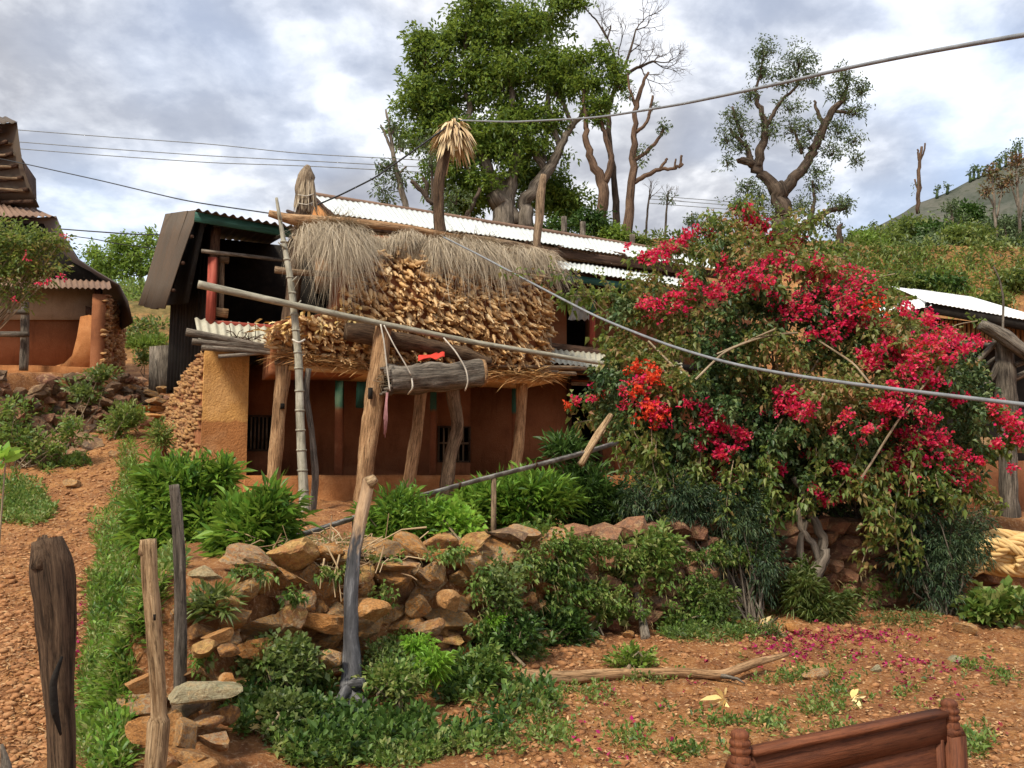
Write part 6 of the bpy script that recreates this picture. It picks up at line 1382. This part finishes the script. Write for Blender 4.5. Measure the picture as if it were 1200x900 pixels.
for (u, v, r) in FC:
    k = .0092; n = int((3 + r * r * .10 + 1.1 * r) * (.6 if (825 < u < 1030 and 300 < v < 375) or (1060 < u < 1150 and 380 < v < 455) else 1)); dd = float(bd(u, v)) - .12 if 720 < u < 1155 and v > 300 else (9.75 if u < 1155 else 9.4)
    c = at(u, v, dd); P = c + rng.normal(size=(n, 3)) * [r * k * .66, r * k * .5, r * k * .5]
    P[:, 2] += .25 * r * k * vnoise(P[:, 0] * 30, P[:, 2] * 30, 2)
    orange = (u < 790 and v > 400 and rng.random() < .25) or (u in (1020,))
    mb = MB(); sprigs(mb, P, 5, .042, .036, .028, None, 'leaf', .0); mb.build('flower_cluster', G['orange'] if orange else G['red'], bg, kind='stuff')
cur = at(1, 1, 1)

# ------------------------------------------------------------ ground cover
def mixcover(name, patches, specs, label):
    for q, (mat, frac, K, L, W, kind, sp, dr, lf) in enumerate(specs):
        pp = [(u, v, ru, rv, max(2, int(n * frac * rng.uniform(.6, 1.4)))) for (u, v, ru, rv, n) in patches]
        set_props(cover(name, pp, G[mat], K, L, W, kind, sp, droop=dr, lift=lf), label)
G['drygrass'] = m_leaf('dry_grass', [(.30, .22, .09), (.42, .33, .15), (.26, .24, .08)], .2)
BK = [(140, 640, 34, 60, 500), (125, 720, 28, 60, 600), (122, 800, 28, 60, 560), (125, 870, 32, 50, 560), (160, 580, 22, 40, 250), (170, 700, 20, 60, 260), (150, 540, 12, 20, 80)]
mixcover('grass_bank', BK, [('grass', .62, 6, .125, .012, 'blade', .03, .25, .0), ('weed', .55, 7, .055, .026, 'leaf', .05, .2, .03), ('lance', .16, 7, .11, .02, 'blade', .05, .4, .04), ('drygrass', .16, 5, .12, .007, 'blade', .03, .3, .0)], 'grass and mixed weeds on the bank beside the dirt path')
GW = [(330, 800, 44, 26, 230), (370, 855, 66, 26, 290), (300, 815, 24, 26, 90), (470, 800, 40, 18, 120), (545, 810, 40, 26, 150), (620, 832, 40, 22, 90), (470, 868, 60, 24, 260), (560, 872, 50, 18, 120), (600, 772, 40, 18, 160), (380, 886, 50, 12, 160), (285, 845, 20, 20, 70)]
mixcover('ground_weeds', GW, [('weed', .5, 8, .055, .028, 'leaf', .04, .2, .05), ('weed_grey', .45, 7, .036, .022, 'leaf', .04, .2, .03), ('grass', .3, 6, .08, .010, 'blade', .03, .4, .0), ('lance_dark', .16, 8, .075, .034, 'leaf', .06, .2, .09), ('drygrass', .12, 5, .1, .006, 'blade', .03, .3, .0)], 'mixed low weeds covering the foot of the stone wall')
YW = [(480, 882, 46, 14, 260), (645, 862, 34, 18, 70), (600, 802, 24, 12, 50), (745, 776, 26, 12, 60), (800, 748, 34, 10, 110), (870, 742, 24, 8, 70), (940, 795, 34, 7, 36), (985, 815, 26, 6, 30), (900, 850, 34, 9, 36), (800, 885, 30, 9, 34), (745, 870, 30, 12, 30), (1145, 870, 24, 18, 60), (960, 830, 40, 8, 44), (845, 855, 24, 7, 26), (1140, 790, 20, 5, 20), (985, 855, 20, 5, 14), (1060, 810, 24, 4, 16), (760, 800, 40, 5, 34), (680, 815, 40, 7, 34), (1180, 800, 30, 14, 40), (910, 800, 20, 5, 24), (1000, 790, 160, 50, 60), (700, 850, 120, 40, 70), (880, 870, 160, 30, 50)]
mixcover('yard_weeds', YW, [('weed', .55, 6, .045, .022, 'leaf', .03, .2, .02), ('grass', .5, 5, .06, .008, 'blade', .02, .4, .0), ('weed_grey', .35, 6, .032, .018, 'leaf', .03, .1, .01)], 'small mixed weeds dotted over the bare yard')
set_props(cover('path_edge_weeds', [(30, 600, 34, 18, 420), (60, 540, 30, 14, 180), (20, 580, 24, 20, 200), (200, 665, 16, 14, 60), (60, 495, 40, 20, 160), (120, 490, 20, 16, 90), (90, 545, 16, 6, 60)], G['weed'], 7, .075, .03, spread=.06), 'short weeds along the left edge of the path')
set_props(cover('wall_top_grass', [(440, 640, 60, 10, 160), (360, 640, 40, 10, 90), (560, 622, 40, 8, 90), (820, 745, 50, 10, 160), (700, 690, 60, 30, 160), (800, 700, 50, 20, 90), (900, 715, 40, 14, 140), (1050, 730, 60, 8, 120)], G['weed_grey'], 7, .07, .012, 'blade', .03, droop=.5), 'thin dusty grass on and below the wall top')
# creeping growth rooted in the wall joints
def joints(name, patches, mat, K, L, W, kind, sp, dr, label):
    mb = MB()
    for (u, v, ru, rv, n) in patches:
        a_ = rng.uniform(0, 6.283, n); r = rng.uniform(0, 1, n) ** .6; P = ground(u + np.cos(a_) * ru * r, v + np.sin(a_) * rv * r); P = P + np.array([.05, -.30, .02]); sprigs(mb, P, K, L, W, sp, np.array([.1, -.7, .3]), kind, dr)
    set_props(mb.build(name, mat, origin=(0, 0, 0)), label, None, None, 'stuff')
JP = [(300, 665, 30, 10, 26), (345, 690, 16, 10, 16), (400, 668, 26, 8, 22), (450, 690, 14, 12, 14), (520, 650, 30, 8, 34), (470, 745, 24, 14, 34), (560, 690, 14, 24, 30), (615, 660, 22, 20, 60), (560, 740, 20, 14, 30), (320, 760, 20, 14, 34), (380, 790, 24, 14, 50), (660, 690, 30, 30, 60), (800, 690, 40, 24, 60), (670, 638, 44, 8, 110), (760, 650, 44, 9, 110), (850, 648, 44, 12, 120), (720, 700, 30, 20, 60), (1010, 690, 40, 20, 40), (250, 770, 14, 14, 16), (430, 650, 40, 5, 30), (600, 630, 40, 6, 40), (700, 650, 40, 12, 60)]
joints('wall_creeper', JP, G['weed'], 6, .05, .028, 'leaf', .045, .4, 'small creepers growing out of the stone wall joints')
joints('wall_moss_grass', [(p[0], p[1], p[2] * 1.5, p[3] * 1.5, max(3, p[4] // 4)) for p in JP], G['drygrass'], 4, .08, .004, 'blade', .03, .5, 'dry grass wisps hanging from the stone wall joints')
# dry brushwood tangle on the wall top
mb = MB(); n = 520; c = at(382, 655, 6.5)
for i in range(n):
    p = c + rng.normal(size=3) * [.22, .16, .075]; p[2] = c[2] + (p[2] - c[2]) ; dd = unit(rng.normal(size=3) * [1, .7, .45]); L = rng.uniform(.06, .26)
    mb.tube([p, p + dd * L * .5 + rng.normal(size=3) * .012, p + dd * L], rng.uniform(.002, .0055), 4, caps=False)
for (u0, v0, u1, v1) in ((330, 625, 300, 690), (335, 686, 305, 720), (393, 700, 398, 650), (400, 705, 383, 640), (310, 700, 300, 745), (320, 690, 327, 645), (375, 690, 380, 655), (297, 775, 300, 700), (268, 795, 300, 778), (440, 672, 450, 640), (435, 640, 500, 618)):
    a, b = at(u0, v0, 6.0), at(u1, v1, 6.1); mb.tube([a, (a + b) / 2 + rng.normal(size=3) * .03, b], [.004, .006, .008], 5, caps=False)
mb.build('dry_brush', M['brush'], kind='stuff', label='tangle of dry pale brushwood on the wall top beside the charred stick')
# litter, petals, gravel, clods
def scatter_flat(name, n, poly, mat, L, W, label, dens=None):
    u, v = poly_points(poly, n); P = ground(u, v) + [0, 0, .008]; d = unit(rng.normal(size=(n, 3)) * [1, 1, .25]); mb = MB(); leaves(mb, P, d, rng.uniform(.5, 1.2, n) * L, rng.uniform(.6, 1.1, n) * W, .05, .3)
    set_props(mb.build(name, mat, origin=(0, 0, 0)), label, None, None, 'stuff')
YARD = [(560, 900), (480, 840), (600, 800), (700, 750), (900, 735), (1200, 730), (1200, 900)]
scatter_flat('leaf_litter', 2600, YARD, G['litter'], .045, .022, 'dry leaf bits scattered on the yard'); scatter_flat('path_litter', 2600, [(0, 900), (0, 600), (60, 560), (110, 510), (180, 480), (190, 510), (120, 640), (90, 760), (85, 900)], G['litter'], .055, .02, 'dry leaf bits and straw scattered on the path')
pu = np.concatenate([rng.normal(990, 45, 170), rng.normal(925, 26, 100), rng.normal(1060, 16, 22), rng.normal(1005, 5, 14), rng.uniform(640, 1180, 70), rng.normal(1100, 40, 30), rng.normal(92, 6, 60)])
pv = np.concatenate([rng.normal(748, 4, 170), rng.normal(762, 8, 100), rng.normal(780, 2.5, 22), rng.normal(775, 4, 14), rng.uniform(750, 890, 70), rng.normal(790, 14, 30), rng.uniform(690, 850, 60)])
P = ground(pu, pv) + [0, 0, .015]; mb = MB(); sprigs(mb, P, 3, .035, .03, .012, None, 'leaf', 0); set_props(mb.build('fallen_petals', G['magenta'], origin=(0, 0, 0)), 'fallen magenta petals strewn under the bougainvillea', None, None, 'stuff')
def gravel(name, n, poly, rmin, rmax, mat, label):
    u, v = poly_points(poly, n); P = ground(u, v); mb = MB()
    for i in range(n):
        V, Fc = RP[i % len(RP)]; r = rmin * (rmax / rmin) ** (rng.random() ** 2.2); a = rng.uniform(0, 6.28); c, s = math.cos(a), math.sin(a); Q = V * [r, r * .8, r * .55]
        mb.add(np.stack([Q[:, 0] * c - Q[:, 1] * s, Q[:, 0] * s + Q[:, 1] * c, Q[:, 2]], 1) + P[i] + [0, 0, r * .1], Fc)
    set_props(mb.build(name, mat, origin=(0, 0, 0)), label, None, None, 'stuff')
gravel('yard_clods', 2400, YARD, .008, .04, M['clod'], 'earth clods and small stones over the yard')
gravel('path_rubble', 3000, [(0, 900), (0, 580), (60, 545), (110, 505), (150, 480), (195, 470), (195, 515), (130, 640), (95, 760), (90, 900)], .010, .05, M['clod'], 'stony rubble on the dirt path')
gravel('wall_foot_rubble', 900, [(560, 800), (640, 740), (800, 715), (900, 725), (1130, 715), (1130, 745), (900, 755), (700, 770), (600, 815)], .01, .05, M['clod'], 'small rubble at the foot of the wall')
gravel('terrace_rubble', 500, [(240, 600), (560, 592), (640, 600), (560, 640), (340, 660), (240, 660)], .01, .04, M['clod'], 'small rubble on the terrace in front of the platform')
# corn husks dropped on the ground
for (u, v, lab) in ((892, 737, 'pale corn husk with curled leaves on the bank below the bougainvillea'), (1000, 825, 'split white corn husk lying on the yard'), (306, 858, 'white torn husk among the weeds at lower left'), (850, 833, 'tan dry husk near the bed footboard')):
    p = g1(u, v) + [0, 0, .03]; mb = MB(); a = unit(np.array([rng.normal(), -.3, .3])); blades(mb, np.repeat([p], 9, 0) + rng.normal(size=(9, 3)) * .012, a + .55 * rng.normal(size=(9, 3)), rng.uniform(.08, .18, 9), .035, .3)
    set_props(mb.build('corn_husk', M['corn_yellow']), lab, 'husk', 'corn husks dropped on the ground')
